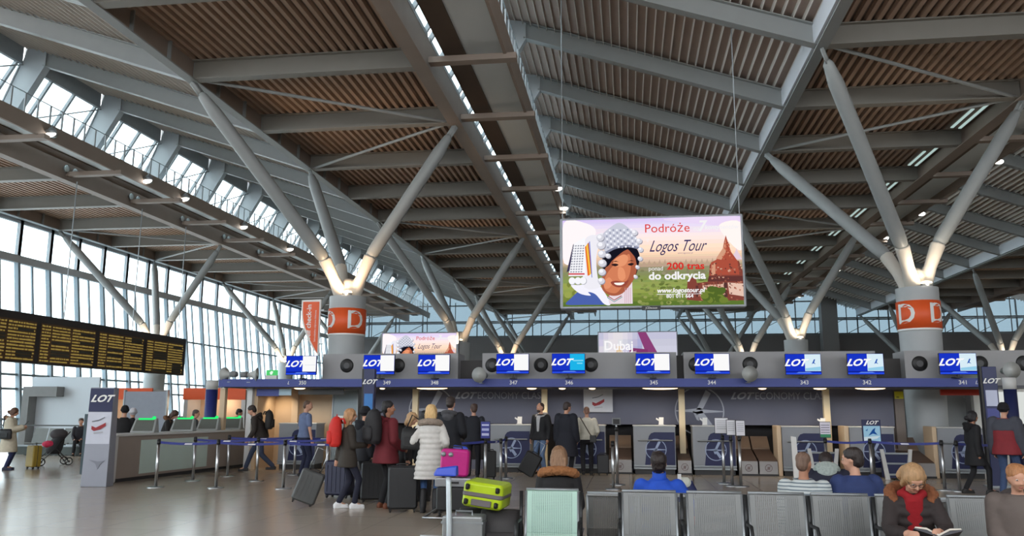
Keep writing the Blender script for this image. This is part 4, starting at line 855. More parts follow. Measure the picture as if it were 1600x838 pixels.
    for sx, P, kn, A in legs:
        z0 = A.z-.045; y0 = A.y
        m.cap((A.x, y0-.045, z0+.005), (A.x*1.05, y0+.15*s, z0-.005), .042, .034, 12); m.ell((A.x, y0, z0+.02), (.045, .07, .055), 12)
        m.box(A.x-.04, A.x+.04, y0-.08, y0+.18*s, z0-.045, z0-.025)
        if boots: m.cap(A, A+(kn-A).normalized()*.26*s, .056*s, .068*s, 12)
    m.build('shoes', mat('shoe_%d_%d_%d' % shoes, shoes, .6, 0, .1, 25), t, remesh=.014)
    # upper garment: dict(kind, rgb, len, thick, puffy, hood, sleeve)
    g = dict(kind='coat', rgb=(30, 30, 34), len=.12, th=.02, puffy=False, hood=None, short=False, rgb2=None); g.update(top or {})
    th = g['th']; m = MB(); m.M = U; ln = g['len']
    prof = [(.1, .142, .108), (.3, .152, .11), (.41, .168, .106), (.465, .14, .085), (.5, .08, .066), (.535, .062, .06)]
    low = [(0, .165, .125), (-.06, .17, .13)] if pose == 'sit' else [(0, .168, .126)]+[(-z, .176+z*.12, .134+z*.12) for z in [ln*i/4 for i in range(1, 5)]]
    prof = sorted(low+prof)
    if g['puffy']:
        fine = []
        zz = prof[0][0]
        while zz < .46:
            for (z0, a0, c0), (z1, a1, c1) in zip(prof, prof[1:]):
                if z0 <= zz <= z1: f = (zz-z0)/(z1-z0); fine.append((zz, a0+(a1-a0)*f+.024*abs(math.sin(PI*zz/.085))-.01, c0+(c1-c0)*f+.024*abs(math.sin(PI*zz/.085))-.01)); break
            zz += .014
        prof = fine+[(.47, .14, .085), (.5, .08, .066), (.535, .062, .06)]
    m.loft([(0, 0, z*s, (rx+th)*s*k, (ry+th)*s*k) for z, rx, ry in prof], 22); m.M = None
    for sx, S, e, w in arms:
        r = .056+th*(.8 if not g['puffy'] else .35)
        if g['short']: m.cap(S, S+(e-S)*.72, r*s*k, (r-.004)*s*k, 12); continue
        m.cap(S, e, r*s*k, (r-.012)*s*k, 12); m.cap(e, w-(w-e).normalized()*.0, (r-.012)*s*k, (r-.022)*s*k, 12)
        if g['puffy']:
            for q in range(1, 6): c_ = S.lerp(e, q/6); m.ell(c_, ((r+.008)*s*k,)*3, 10); c_ = e.lerp(w, q/7); m.ell(c_, ((r-.002)*s*k,)*3, 10)
    nm = {'coat': 'coat', 'jacket': 'jacket', 'shirt': 'shirt', 'pullover': 'pullover'}[g['kind']]
    if g.get('pattern'): gm = g['pattern']
    else: gm = mat('%s_%d_%d_%d' % ((nm,)+g['rgb']), g['rgb'], .8, 0, .12, 14, .15)
    m.build(nm, gm, t, remesh=.013 if g['puffy'] else .016)
    if g['rgb2']:                                                  # contrasting yoke and sleeves
        m = MB(); m.M = U; m.loft([(0, 0, z*s, (rx+th+.006)*s*k, (ry+th+.006)*s*k) for z, rx, ry in ((.3, .152, .11), (.41, .168, .106), (.465, .14, .085), (.5, .08, .066), (.53, .06, .06))], 22); m.M = None
        for sx, S, e, w in arms: m.cap(S, e, (.062+th)*s, (.05+th)*s, 12); m.cap(e, w, (.05+th)*s, (.038+th)*s, 12)
        m.build('yoke', mat('yoke_%d_%d_%d' % g['rgb2'], g['rgb2'], .8, 0, .1, 14), t, remesh=.018)
    if g.get('collar'):
        m = MB(); m.M = U; m.rings([[(rr*math.cos(2*PI*i/20)*s, rr*math.sin(2*PI*i/20)*s+.012, z*s) for i in range(20)] for rr, z in ((.082, .49), (.074, .54), (.07, .6), (.058, .6), (.06, .5))]); m.build('collar', mat('%s_%d_%d_%d' % ((nm,)+g['rgb']), g['rgb']), t, True)
    if g.get('scarf'):
        m = MB(); m.M = U; m.tube([(.09*math.cos(a)*s, (.02+.085*math.sin(a))*s, (.52+.02*math.sin(a*3))*s) for a in [2*PI*i/14 for i in range(14)]], .036*s, 10, closed=True)
        m.loft([(0, .1*s, z*s, .075*s, .05*s) for z in (.18, .3, .42, .5)], 14); m.build('scarf', mat('scarf_%d_%d_%d' % g['scarf'], g['scarf'], .9, 0, .12, 30, .3), t, remesh=.012)
    if g.get('openshirt'):
        m = MB(); m.M = U; m.loft([(0, (.095 if z < .45 else .05)*s, z*s, (.03+z*.09)*s, .065*s) for z in (.1, .25, .42, .5)], 12); m.build('inner_shirt', mat('inner_%d_%d_%d' % g['openshirt'], g['openshirt'], .8), t, remesh=.014)
    if g['hood']:
        c = g['hood']; m = MB(); m.M = U
        R_ = g.get('hr', (.13, .12)); op = bool(g.get('fur')); pts = [(R_[0]*math.cos(a)*s, (-.03+R_[1]*math.sin(a))*s, (.5+.04*math.sin(-a)-(.05*max(0, math.sin(a)) if op else 0))*s) for a in ([math.radians(138+264*i/17) for i in range(18)] if op else [2*PI*i/18 for i in range(18)])]
        m.tube(pts, .05*s if op else .04*s, 10, closed=not op)
        if not g.get('fur'): m.ell((0, -.11*s, .46*s), (.12*s, .07*s, .1*s), 14)
        m.build('hood_trim' if g.get('fur') else 'hood', mat('fur_%d_%d_%d' % c if g.get('fur') else 'hood_%d_%d_%d' % c, c, .95, 0, .25, 40, .6), t, remesh=.012, noise=.03 if g.get('fur') else 0, nscale=.02)
    # hair or hat
    kind, hc = hair; m = MB(); m.M = Hd; hm = hair_mat(hc) if kind != 'beanie' else mat('knit_%d_%d_%d' % hc, hc, .9, 0, .15, 60, .4)
    if kind in ('short', 'cropped'):
        o_ = .008 if kind == 'cropped' else .018
        m.ell((0, -.01*s, .178*s), ((.07+o_)*s, (.084+o_)*s, (.072+o_)*s), 16); m.ell((0, -.042*s, .125*s), ((.058+o_)*s, (.052+o_)*s, (.075+o_*.5)*s), 14)
        for i in range(10 if kind == 'short' else 0): a = rnd.uniform(0, 2*PI); m.ell((.055*math.cos(a)*s, (-.005+.065*math.sin(a))*s, (.225+rnd.uniform(-.012, .01))*s), (.03*s, .03*s, .022*s), 8)
    elif kind in ('long', 'bun', 'pony', 'bob'):
        m.ell((0, -.006*s, .16*s), (.092*s, .108*s, .105*s), 16); m.ell((0, -.04*s, .11*s), (.086*s, .07*s, .1*s), 14)
        for sx in (1, -1): m.cap((sx*.075*s, .03*s, .17*s), (sx*.08*s, .0, .06*s), .024*s, .026*s, 8)
        if kind == 'long':
            m.loft([(0, -.06*s, z*s, rx*s, ry*s) for z, rx, ry in ((-.2, .06, .02), (-.12, .085, .035), (0, .092, .05), (.1, .095, .06), (.2, .07, .05))], 16)
            for i in range(9): a = -.08+i*.02; m.cap((a*s, -.1*s, .1*s), ((a*.9+rnd.uniform(-.01, .01))*s, -.085*s, (-.2-rnd.random()*.04)*s), .016*s, .008*s, 6)
        if kind == 'bob':
            for sx in (1, -1): m.cap((sx*.082*s, -.01*s, .12*s), (sx*.086*s, -.01*s, .0), .03*s, .026*s, 8)
            m.ell((0, -.07*s, .04*s), (.08*s, .045*s, .08*s), 12)
        if kind == 'bun': m.ell((0, -.125*s, .1*s), (.05*s, .05*s, .05*s), 12)
        if kind == 'pony': m.cap((0, -.11*s, .14*s), (0, -.19*s, .02*s), .045*s, .06*s, 10); m.ell((0, -.2*s, -.02*s), (.07*s, .05*s, .06*s), 12)
    elif kind == 'beanie':
        m.ell((0, 0, .175*s), (.098*s, .112*s, .112*s), 16); m.tube([(.09*math.cos(a)*s, .104*math.sin(a)*s, .15*s) for a in [2*PI*i/20 for i in range(20)]], .02*s, 8, closed=True)
    m.build('knit_hat' if kind == 'beanie' else 'hair', hm, t, remesh=.011, noise=0 if kind in ('beanie', 'cropped') else .012, nscale=.03)
    if g.get('beard'):
        m = MB(); m.M = Hd; m.ell((0, .06*s, .05*s), (.052*s, .05*s, .042*s), 12); m.build('beard', hm, t, remesh=.01)
    if g.get('glasses'):
        m = MB(); m.M = Hd
        for sx in (1, -1): m.tube([(sx*.034*s+.024*s*math.cos(a), .112*s, .142*s+.016*s*math.sin(a)) for a in [2*PI*i/14 for i in range(14)]], .0025, 6, closed=True); m.tube([(sx*.058*s, .112*s, .145*s), (sx*.08*s, .0, .145*s)], .002, 6)
        m.tube([(-.01*s, .112*s, .145*s), (.01*s, .112*s, .145*s)], .002, 6); m.build('glasses', blackm, t)
    t['hz'] = hz; del t['hz']; return t
BLK = (24, 24, 28)
CT = lambda **k: k
# far left group
person('person in long cream coat with brown fur hood looking at a phone, far left', (-16.4, 20.4, 0), -1.1, 1.66, fem=True, hair=('bun', (96, 66, 50)), nod=.3, R=(.12, .3, .26), L=(-.08, .3, .24), bottom=(36, 44, 84), shoes=(40, 44, 70), top=CT(rgb=(206, 198, 178), len=.42, th=.065, hood=(150, 116, 88), fur=True))
person('person in dark clothes seated on the far bench beside the totem', (-19.2, 27.3, .0), PI+.5, 1.7, 'sit', lean=.12, hipz=.5, hair=('short', (60, 44, 38)), top=CT(rgb=(28, 26, 34)), bottom=BLK, R=(.16, .25, .08), L=(-.1, .25, .1))
person('person in black coat and black knit hat behind the service counter', (-12.2, 18.95, 0), .5, 1.7, hair=('beanie', (18, 18, 22)), top=CT(rgb=(20, 20, 24), len=.3, th=.03), bottom=BLK, face=False)
person('person in black with pale grey knit hat beside the black-hatted person', (-12.35, 19.55, 0), .9, 1.64, hair=('beanie', (190, 190, 196)), top=CT(rgb=(22, 22, 26), len=.3), bottom=BLK, face=False)
person('person with brown fur hood bending over a kiosk behind the counter', (-12.35, 21.0, 0), -1.3, 1.66, lean=.3, nod=.35, fem=True, hair=('bob', (70, 48, 38)), top=CT(rgb=(30, 26, 28), len=.2, hood=(110, 78, 56), fur=True), bottom=BLK, R=(.12, .35, .15), L=(-.1, .3, .15))
person('person in grey jacket behind the third self check-in kiosk', (-12.2, 22.2, 0), -1.4, 1.62, lean=.1, hair=('short', (70, 56, 50)), top=CT(rgb=(96, 100, 112), len=.1), bottom=(40, 44, 60))
person('person in black leaning at the kiosk between blue and white posts', (-12.42, 25.0, 0), -1.2, 1.68, lean=.3, hair=('short', (40, 30, 28)), top=CT(rgb=(22, 22, 24), len=.1), bottom=BLK, R=(.1, .4, .2), L=(-.1, .4, .2))
person('person in black jacket standing left of the leaning kiosk user', (-13.2, 25.2, 0), -1.5, 1.66, hair=('short', (24, 20, 20)), top=CT(rgb=(18, 18, 20), len=.2), bottom=BLK, face=False)
# queue at the left
person('person in dark brown jacket striding left before the warm beige wall', (-9.6, 21.0, 0), PI/2+.25, 1.82, lean=.32, step=.36, nod=.12, hair=('short', (44, 34, 30)), top=CT(kind='jacket', rgb=(46, 38, 34), len=.1, th=.03, hood=(46, 38, 34)), bottom=(52, 62, 84), shoes=(34, 34, 38), R=(.24, -.1, -.05), L=(-.22, .25, .02))
person('man in short-sleeved blue polo shirt and navy trousers standing in profile', (-7.9, 19.75, 0), -.75, 1.86, hair=('cropped', (90, 66, 52)), skin=skin_m, top=CT(kind='shirt', rgb=(98, 112, 146), len=.04, th=.012, short=True), bottom=(30, 36, 62), R=(.27, .06, -.08), L=(-.26, .14, -.03), lean=.02, nod=.15, turn=-.6)
person('woman with long blonde hair and olive coat under a red backpack', (-4.66, 13.6, 0), -1.05, 1.66, fem=True, step=.12, hair=('long', (176, 132, 92)), top=CT(rgb=(52, 46, 40), len=.2, th=.03, rgb2=None), bottom=(26, 28, 46), shoes=(222, 222, 224), R=(.1, .28, .18), L=(-.16, -.16, -.06), face=False)
person('person in black hooded coat behind the red coat man, left side', (-4.85, 15.0, 0), -.7, 1.68, hair=('beanie', (22, 22, 28)), top=CT(rgb=(24, 26, 34), len=.2, th=.04, hood=(24, 26, 34)), bottom=BLK, face=False)
person('man with black hair in dark red coat carrying a black backpack', (-4.05, 13.75, 0), -.75, 1.78, hair=('short', (22, 18, 20)), turn=-.5, skin=skin_t, top=CT(rgb=(104, 28, 38), len=.2, th=.045, hood=(96, 26, 34)), bottom=(26, 26, 30), shoes=(110, 60, 36), R=(.2, .2, .05), L=(-.2, .1, -.02))
person('person with short blonde hair turned right between red and white coats', (-3.92, 14.5, 0), -1.3, 1.6, fem=True, hair=('bob', (186, 150, 110)), lean=.1, nod=.2, top=CT(rgb=(30, 28, 32), len=.2), bottom=BLK, face=False)
person('person with black hair in black, between blonde person and white coat', (-3.68, 14.9, 0), .2, 1.62, fem=True, hair=('bob', (20, 16, 18)), top=CT(rgb=(22, 22, 26), len=.2), bottom=BLK, face=False)
person('woman with blonde hair in long pale quilted coat with grey fur hood', (-3.17, 13.25, 0), .12, 1.72, fem=True, hair=('long', (212, 176, 122)), top=CT(rgb=(206, 204, 200), len=.38, th=.055, puffy=True, hood=(150, 136, 124), fur=True, hr=(.16, .13)), bottom=(54, 84, 130), shoes=(22, 22, 26), boots=True, R=(.22, .14, .1), L=(-.22, .12, .12), face=False)
person('tall man in black coat with grey collar behind the white coat woman', (-3.55, 16.5, 0), -.15, 1.9, hair=('short', (52, 40, 36)), top=CT(rgb=(20, 22, 30), len=.26, th=.04, hood=(74, 74, 78)), bottom=BLK, R=(.2, .2, .1), L=(-.2, .2, .1), face=False)
person('man in black suit jacket standing at the counter, back turned', (-3.72, 20.0, 0), .1, 1.79, hair=('short', (70, 50, 42)), turn=.25, top=CT(kind='jacket', rgb=(18, 20, 30), len=.12, th=.025), bottom=(20, 20, 28), R=(.22, .1, .0), L=(-.22, .1, .0), face=False)
person('bearded man in open black jacket over grey hooded top, facing the hall', (-2.27, 21.85, 0), PI-.5, 1.84, hair=('cropped', (60, 42, 36)), turn=-.3, top=CT(kind='jacket', rgb=(26, 26, 30), len=.1, th=.03, hood=(150, 150, 154), openshirt=(176, 176, 180), beard=True), bottom=(94, 116, 150), R=(.26, .05, -.06), L=(-.25, .05, -.06))
person('heavy man in long dark navy coat between bearded man and cream shirt', (-1.57, 21.25, 0), -.35, 1.85, hair=('short', (58, 46, 44)), nod=.2, top=CT(rgb=(22, 24, 36), len=.46, th=.06), bottom=(20, 20, 26), R=(.24, .08, -.06), L=(-.26, .02, -.08), turn=-.4, face=False)
person('man in cream pullover with a diagonal bag strap, back turned', (-1.07, 21.75, 0), .1, 1.74, hair=('cropped', (130, 96, 80)), nod=.1, top=CT(kind='pullover', rgb=(206, 202, 188), len=.03, th=.03), bottom=(26, 26, 32), R=(.22, .16, .06), L=(-.22, .16, .06), face=False)
# right side
person('woman with black bun in long black coat walking right', (6.93, 18.2, 0), -PI/2+.15, 1.68, fem=True, step=.2, hair=('bun', (22, 18, 22)), skin=skin_t, top=CT(rgb=(18, 18, 22), len=.32, th=.035, hood=(18, 18, 22)), bottom=(20, 20, 24), R=(.2, -.02, -.08), L=(-.22, .1, -.05))
person('person in red and charcoal jacket with black knit hat, far right', (7.36, 17.75, 0), -.75, 1.82, hair=('beanie', (20, 18, 22)), top=CT(kind='jacket', rgb=(124, 34, 42), len=.14, th=.06, rgb2=(62, 64, 74)), bottom=(52, 70, 104), R=(.24, .08, -.08), L=(-.24, .04, -.1), step=.1, face=False)
person('balding man in dark suit behind the red jacket person, at the right edge', (8.75, 19.9, 0), PI-.3, 1.68, hair=('cropped', (150, 112, 92)), nod=.3, top=CT(kind='jacket', rgb=(30, 30, 40), len=.1, openshirt=(170, 174, 190)), bottom=BLK)
# seated, backs to the camera
person('seated woman with long blonde hair in black coat with orange-brown fur hood', (-.75, 9.0, 0), .0, 1.66, 'sit', hipz=.46, lean=.08, nod=.15, fem=True, hair=('long', (132, 100, 74)), top=CT(rgb=(24, 22, 24), th=.05, hood=(150, 100, 62), fur=True, hr=(.19, .13)), bottom=BLK, R=(.15, .25, .1), L=(-.15, .25, .1), face=False)
person('seated man with dark cropped hair in bright blue zip-neck pullover', (.31, 9.05, 0), -.05, 1.72, 'sit', hipz=.40, lean=-.2, nod=-.1, hair=('short', (38, 28, 26)), top=CT(kind='pullover', rgb=(28, 76, 184), th=.03, collar=True), bottom=(40, 44, 60), R=(.3, .2, .2), L=(-.2, .25, .1), face=False)
sm = bpy.data.materials.new('striped_jersey'); sm.use_nodes = True; n_ = sm.node_tree; b_ = n_.nodes['Principled BSDF']; b_.inputs['Roughness'].default_value = .85
tc = n_.nodes.new('ShaderNodeTexCoord'); wv = n_.nodes.new('ShaderNodeTexWave'); wv.bands_direction = 'Z'; wv.inputs['Scale'].default_value = 9; wv.inputs['Distortion'].default_value = .6
cr = n_.nodes.new('ShaderNodeValToRGB'); cr.color_ramp.interpolation = 'CONSTANT'
for e_, (p_, c_) in zip([cr.color_ramp.elements[0], cr.color_ramp.elements[1], cr.color_ramp.elements.new(.55), cr.color_ramp.elements.new(.8)], ((0, (190, 196, 196)), (.3, (120, 134, 144)), (.55, (176, 184, 184)), (.8, (90, 104, 116)))): e_.position = p_; e_.color = (*lin(c_), 1)
n_.links.new(tc.outputs['Object'], wv.inputs['Vector']); n_.links.new(wv.outputs['Fac'], cr.inputs[0]); n_.links.new(cr.outputs[0], b_.inputs['Base Color'])
person('seated man with shaved head in grey and white striped jersey', (1.78, 9.05, 0), -.3, 1.7, 'sit', hipz=.41, lean=-.1, nod=.1, turn=-.25, skin=skin_t, hair=('cropped', (112, 88, 74)), top=CT(kind='pullover', pattern=sm, th=.035), bottom=(60, 60, 66), face=False)
person('seated man with dark hair in navy sweater, head turned left', (2.3, 9.05, 0), .25, 1.72, 'sit', hipz=.44, lean=.05, turn=.85, nod=.05, skin=skin_m, hair=('short', (40, 30, 28)), top=CT(kind='pullover', rgb=(38, 54, 100), th=.05), bottom=BLK)
person('person in navy coat bowed over bags between striped and navy seated men', (2.3, 10.35, 0), -.2, 1.7, 'sit', hipz=.46, lean=.5, nod=.5, hair=('short', (36, 26, 26)), top=CT(rgb=(22, 24, 44), th=.05, hood=(150, 160, 156)), bottom=BLK, face=False)
person('seated woman with glasses, red scarf and brown fur hood reading a book', (2.33, 7.55, 0), PI-.15, 1.66, 'sit', hipz=.46, lean=.22, nod=.45, turn=.15, fem=True, hair=('pony', (170, 134, 96)), top=CT(rgb=(44, 36, 36), th=.04, puffy=True, hood=(124, 76, 48), fur=True, hr=(.17, .12), scarf=(140, 12, 24), glasses=True), bottom=(24, 24, 34), R=(.13, .42, .31), L=(-.15, .42, .33), voxel=.009)
person('child with short ginger-blond hair in grey jacket at the lower right corner', (3.1, 7.35, 0), PI-.5, 1.5, 'sit', hipz=.50, lean=.05, nod=.2, turn=.4, hair=('short', (168, 116, 76)), top=CT(kind='jacket', rgb=(98, 88, 84), th=.05, hood=(78, 72, 72)), bottom=(50, 54, 66), R=(.14, .25, .02), L=(-.1, .28, .02))
# ================================================================== SEATING
def perforated():
    m = bpy.data.materials.new('perforated_steel'); m.use_nodes = True; n = m.node_tree; b = n.nodes['Principled BSDF']
    b.inputs['Base Color'].default_value = (*lin((150, 154, 156)), 1); b.inputs['Metallic'].default_value = .35; b.inputs['Roughness'].default_value = .38
    tc = n.nodes.new('ShaderNodeTexCoord'); sx = n.nodes.new('ShaderNodeSeparateXYZ'); n.links.new(tc.outputs['Object'], sx.inputs[0])
    def mth(op, a, b_=None):
        q = n.nodes.new('ShaderNodeMath'); q.operation = op
        for i, v in enumerate((a, b_)):
            if v is None: continue
            if isinstance(v, (int, float)): q.inputs[i].default_value = v
            else: n.links.new(v, q.inputs[i])
        return q.outputs[0]
    fx_ = mth('SUBTRACT', mth('FRACT', mth('MULTIPLY', sx.outputs[0], 55.)), .5)
    row = mth('MULTIPLY', sx.outputs[2], 75.); fz = mth('SUBTRACT', mth('FRACT', row), .5)
    d = mth('SQRT', mth('ADD', mth('MULTIPLY', fx_, fx_), mth('MULTIPLY', fz, fz))); hole = mth('LESS_THAN', d, .24)
    inx = mth('LESS_THAN', mth('ABSOLUTE', sx.outputs[0]), .2); hole = mth('MULTIPLY', hole, inx)
    tr = n.nodes.new('ShaderNodeBsdfTransparent'); mx = n.nodes.new('ShaderNodeMixShader'); n.links.new(hole, mx.inputs[0]); n.links.new(b.outputs[0], mx.inputs[1]); n.links.new(tr.outputs[0], mx.inputs[2])
    n.links.new(mx.outputs[0], n.nodes['Material Output'].inputs[0]); return m
perf = perforated(); perf.node_tree.nodes['Principled BSDF'].inputs['Base Color'].default_value = (*lin((122, 124, 124)), 1)
perf_reflection = perf.copy(); perf_reflection.name = 'perforated_steel_mint_reflection'; perf_reflection.node_tree.nodes['Principled BSDF'].inputs['Base Color'].default_value = (*lin((160, 190, 178)), 1)  # mint reflection on one seat put into the steel colour
dark_steel = mat('dark_bench_steel', (44, 46, 48), .4, .4, .05, 10)
def seat(x, y, rz, lab, grp, H=.85):
    t = thing('hall_chair', lab, 'chair', (x, y, 0), rz, grp)
    # local: seat faces -Y; backrest leans back to +Y
    w = .255; prof = [(-.42, .36), (-.40, .385), (-.1, .35), (-.04, .37), (.0, .45), (.06, H-.02), (.085, H), (.09, H-.03)]
    mb = MB(); n = len(prof)
    for i in range(n-1):
        (y0, z0), (y1, z1) = prof[i], prof[i+1]; mb.add([(-w, y0, z0), (w, y0, z0), (w, y1, z1), (-w, y1, z1)], [(0, 1, 2, 3)])
    o = mb.build('perforated_shell', perf_reflection if 'mint' in lab and 'rear' not in grp else perf, t); so = o.modifiers.new('sheet', 'SOLIDIFY'); so.thickness = .006
    MB().tube([(-w, -.4, .38), (-w, -.04, .37), (-w, .0, .45), (-w, .06, H-.02)], .014, 8).tube([(w, -.4, .38), (w, -.04, .37), (w, .0, .45), (w, .06, H-.02)], .014, 8).tube([(-w, .075, H-.005), (w, .075, H-.005)], .014, 8).build('edge_tube', alu, t, True)
    return t
def armrest(x, y, sgn, par, H=.85):
    mb = MB(); mb.tube([(x, y+sgn*.06, H-.06), (x, y+sgn*.03, .6), (x, y-sgn*.04, .57), (x, y-sgn*.3, .58), (x, y-sgn*.36, .5), (x, y-sgn*.36, .36)], .016, 10)
    mb.beam((x, y+sgn*.05, H-.02), (x, y, .36), .028, .05, up=(0, 1, 0)); return mb.build('armrest_loop', dark_steel, par, True)
bench = thing('airport_bench', 'dark steel bench base with armrests joining the near double row of seats', 'bench', (0, 8.2, 0))
MB().box(-1.06, 4.3, -.1, -.02, .22, .29).box(-1.06, 4.3, .40, .48, .22, .29).build('seat_rail', dark_steel, bench)
for x in (-1.05, .45, 1.9, 3.4):
    MB().beam((x, -.42, .03), (x, .8, .03), .05, .04).beam((x, .0, .03), (x, .0, .3), .05, .05).beam((x, .42, .03), (x, .42, .3), .05, .05).build('foot', dark_steel, bench)
P_ = .575
nearx = [(-.75, 'leftmost near seat, tinted with a mint reflection, beside the luggage trolley'), (.18, 'near seat in front of the blue pullover man'), (.79, 'near seat with the notice stand behind it'), (1.36, 'near seat left of the striped man'), (1.93, 'near seat in front of the striped man'), (2.5, 'near seat holding the reading woman'), (3.13, 'empty near seat right of the reading woman'), (3.66, 'near seat at the lower right corner')]
for x, l in nearx: seat(x, 8.2, 0, 'steel seat, '+l, 'near row of hall seats')
mint = mat('mint_seat_reflection', (176, 206, 194), .4, .1, .04, 4)
for i, x in enumerate((-.17, -.75, .31, .9, 1.76, 2.35, 3.1, 3.7)):
    seat(x, 8.62, PI, 'perforated steel seat of the rear row, '+['showing through the gap beside the mint-reflection seat', 'under the blonde woman', 'under the blue pullover man', 'empty right of the blue pullover man', 'under the striped man', 'under the navy sweater man', 'behind the reading woman', 'at the right frame edge'][i], 'rear row of hall seats', .80)
for x in (-1.05, -.47, -.1, .485, 1.075, 1.645, 2.22, 2.79, 3.4): armrest(x, 0, 1, bench)
# rear bench far left
for i, x in enumerate((-21.0, -20.4, -19.8, -19.2, -18.6)):
    t = thing('waiting_chair', 'grey waiting seat by the far left windows, '+['leftmost', 'second from left', 'middle one', 'second from right, dark figure on it', 'rightmost, hidden part behind totem'][i], 'chair', (x, 27.6, 0), 0, 'far waiting seats')
    mb = MB()
    for (y0, z0), (y1, z1) in (((-.5, .42), (-.05, .38)), ((-.05, .38), (.08, .9))): mb.hexa([(-.27, y0, z0-.02), (.27, y0, z0-.02), (.27, y1, z1-.02), (-.27, y1, z1-.02), (-.27, y0, z0+.02), (.27, y0, z0+.02), (.27, y1, z1+.02), (-.27, y1, z1+.02)])
    mb.build('shell', mat('waiting_seat_grey', (120, 124, 122), .5), t); MB().box(-.03, .03, -.3, -.24, 0, .38).box(-.2, .2, -.45, .1, 0, .03).build('pedestal', dark_steel, t)
t = thing('low_bench_panel', 'long dark panel beneath the far waiting seats', 'panel', (-19.9, 27.0, 0)); MB().box(-1.8, 1.6, 0, .05, .02, .34).build('dark_panel', mat('dark_green_panel', (66, 74, 72), .5), t); MB().box(-1.75, 1.55, -.03, 0, .3, .36).build('front_lip', alu, t)
# ================================================================== QUEUE POSTS AND BELTS
belt_blue = mat('navy_queue_tape', (42, 52, 130), .6, 0, .06, 4)
def post(x, y, lab, to=(), h=.96):
    t = thing('queue_post', lab, 'post', (x, y, 0), 0)
    MB().cyl((0, 0, 0), (0, 0, .012), .17, .17, 28).cyl((0, 0, .012), (0, 0, .03), .15, .05, 28).build('base', chrome, t, True).modifiers.new('e', 'EDGE_SPLIT').split_angle = .6
    MB().cyl((0, 0, .02), (0, 0, h-.06), .032, n=18).build('tube', chrome, t, True)
    MB().cyl((0, 0, h-.08), (0, 0, h), .038, n=18).cyl((0, 0, h), (0, 0, h+.03), .04, .03, 18).build('belt_head', blackm, t, True)
    for i, (a, b, z) in enumerate(to):
        d = Vector((a-x, b-y, 0)); L = d.length; dd = d.normalized(); nn = Vector((-dd.y, dd.x, 0))*.003; mb = MB()
        N = 6
        R_ = []
        for k in range(N+1):
            u = k/N; p = dd*(.04+(L-.08)*u); sg_ = -.03*4*u*(1-u)
            R_.append([tuple(p+nn+Vector((0, 0, z-.025+sg_))), tuple(p-nn+Vector((0, 0, z-.025+sg_))), tuple(p-nn+Vector((0, 0, z+.025+sg_))), tuple(p+nn+Vector((0, 0, z+.025+sg_)))])
        mb.rings(R_); bl = mb.build('tape', belt_blue, t)
        if L > 1:
            mk = MB(); p = dd*(L*.5)
            for sd in (1, -1): q = p+nn*sd*1.4; mk.prism([tuple(q+dd*a_+Vector((0, 0, z-.03+c_))) for a_, c_ in ((-.09, -.012), (.07, -.012), (.09, .012), (-.07, .012))], tuple(nn*.2*sd))
            mk.build('printed_mark', white_v, bl)
    return t
Q = {'a': (-9.79, 16.5), 'b': (-9.85, 18.11), 'c': (-8.51, 16.6), 'd': (-9.7, 19.46), 'e': (-8.45, 18.38), 'f': (-7.09, 16.71)}
post(*Q['a'], 'steel queue post nearest the mint counter, low at left', [(*Q['c'], .92)]); post(*Q['b'], 'steel queue post before the middle of the mint panel', [(*Q['e'], .92)]); post(*Q['c'], 'steel queue post at the near middle of the left lane', [(*Q['f'], .92)])
post(*Q['d'], 'thin steel queue post beside the far end of the counter', [(-8.3, 20.2, .92)]); post(*Q['e'], 'steel queue post just before the striding man', [(-6.9, 18.7, .92)]); post(*Q['f'], 'steel queue post left of the grey roller suitcase', [(-5.6, 16.9, .92)])
post(-8.3, 20.2, 'steel queue post behind the striding man', [(-6.9, 20.4, .92)]); post(-5.6, 16.9, 'steel queue post hidden behind the red backpack woman', [(-4.3, 17.6, .92)]); post(-6.9, 18.7, 'steel queue post in front of the man in the blue polo', [(-5.5, 18.9, .92)])
post(-3.17, 18.52, 'steel queue post under the small blue notice', [(-4.3, 17.6, .92), (-2.95, 20.17, .92)]); post(-2.85, 18.7, 'steel queue post right beside the blue notice post'); post(-2.95, 20.17, 'steel queue post before the desk emblem left of the tilted black case'); post(-4.3, 17.6, 'steel queue post hidden behind the tall man in black')
post(-.27, 18.9, 'tall steel queue post with grey reader box left of the blue pullover man', [], 1.25); post(-.34, 17.8, 'steel queue post in front of the reader box post')
post(2.12, 19.68, 'left steel post under the three-sheet notice', [], 1.05); post(2.23, 19.08, 'middle steel post under the three-sheet notice', [], 1.05); post(2.4, 18.98, 'right steel post under the three-sheet notice', [], 1.05)
post(6.77, 18.7, 'right one of two steel posts left of the woman in black', [(8.4, 18.9, .96)], 1.0); post(6.55, 18.9, 'left one of two steel posts left of the woman in black', [(5.3, 19.6, .96)], 1.0); post(5.3, 19.6, 'steel post behind the navy sweater man', [(4.35, 19.6, .96)], 1.0); post(4.35, 19.6, 'steel post under the white and green notice', [], 1.0); post(8.4, 18.9, 'steel post at the right edge behind the red jacket', [], 1.0)
t = thing('card_reader', 'grey reader box on the tall queue post left of the blue pullover man', 'reader', (-.27, 18.87, 1.26)); MB().rbox(-.1, .1, -.03, .05, .04, .2, .02).build('box_body', mat('reader_grey', (110, 112, 116), .4), t); MB().box(-.07, .07, -.034, -.03, .06, .17).build('dark_screen', blackm, t); MB().cyl((0, 0, 0), (0, 0, .05), .02).build('neck', chrome, t)
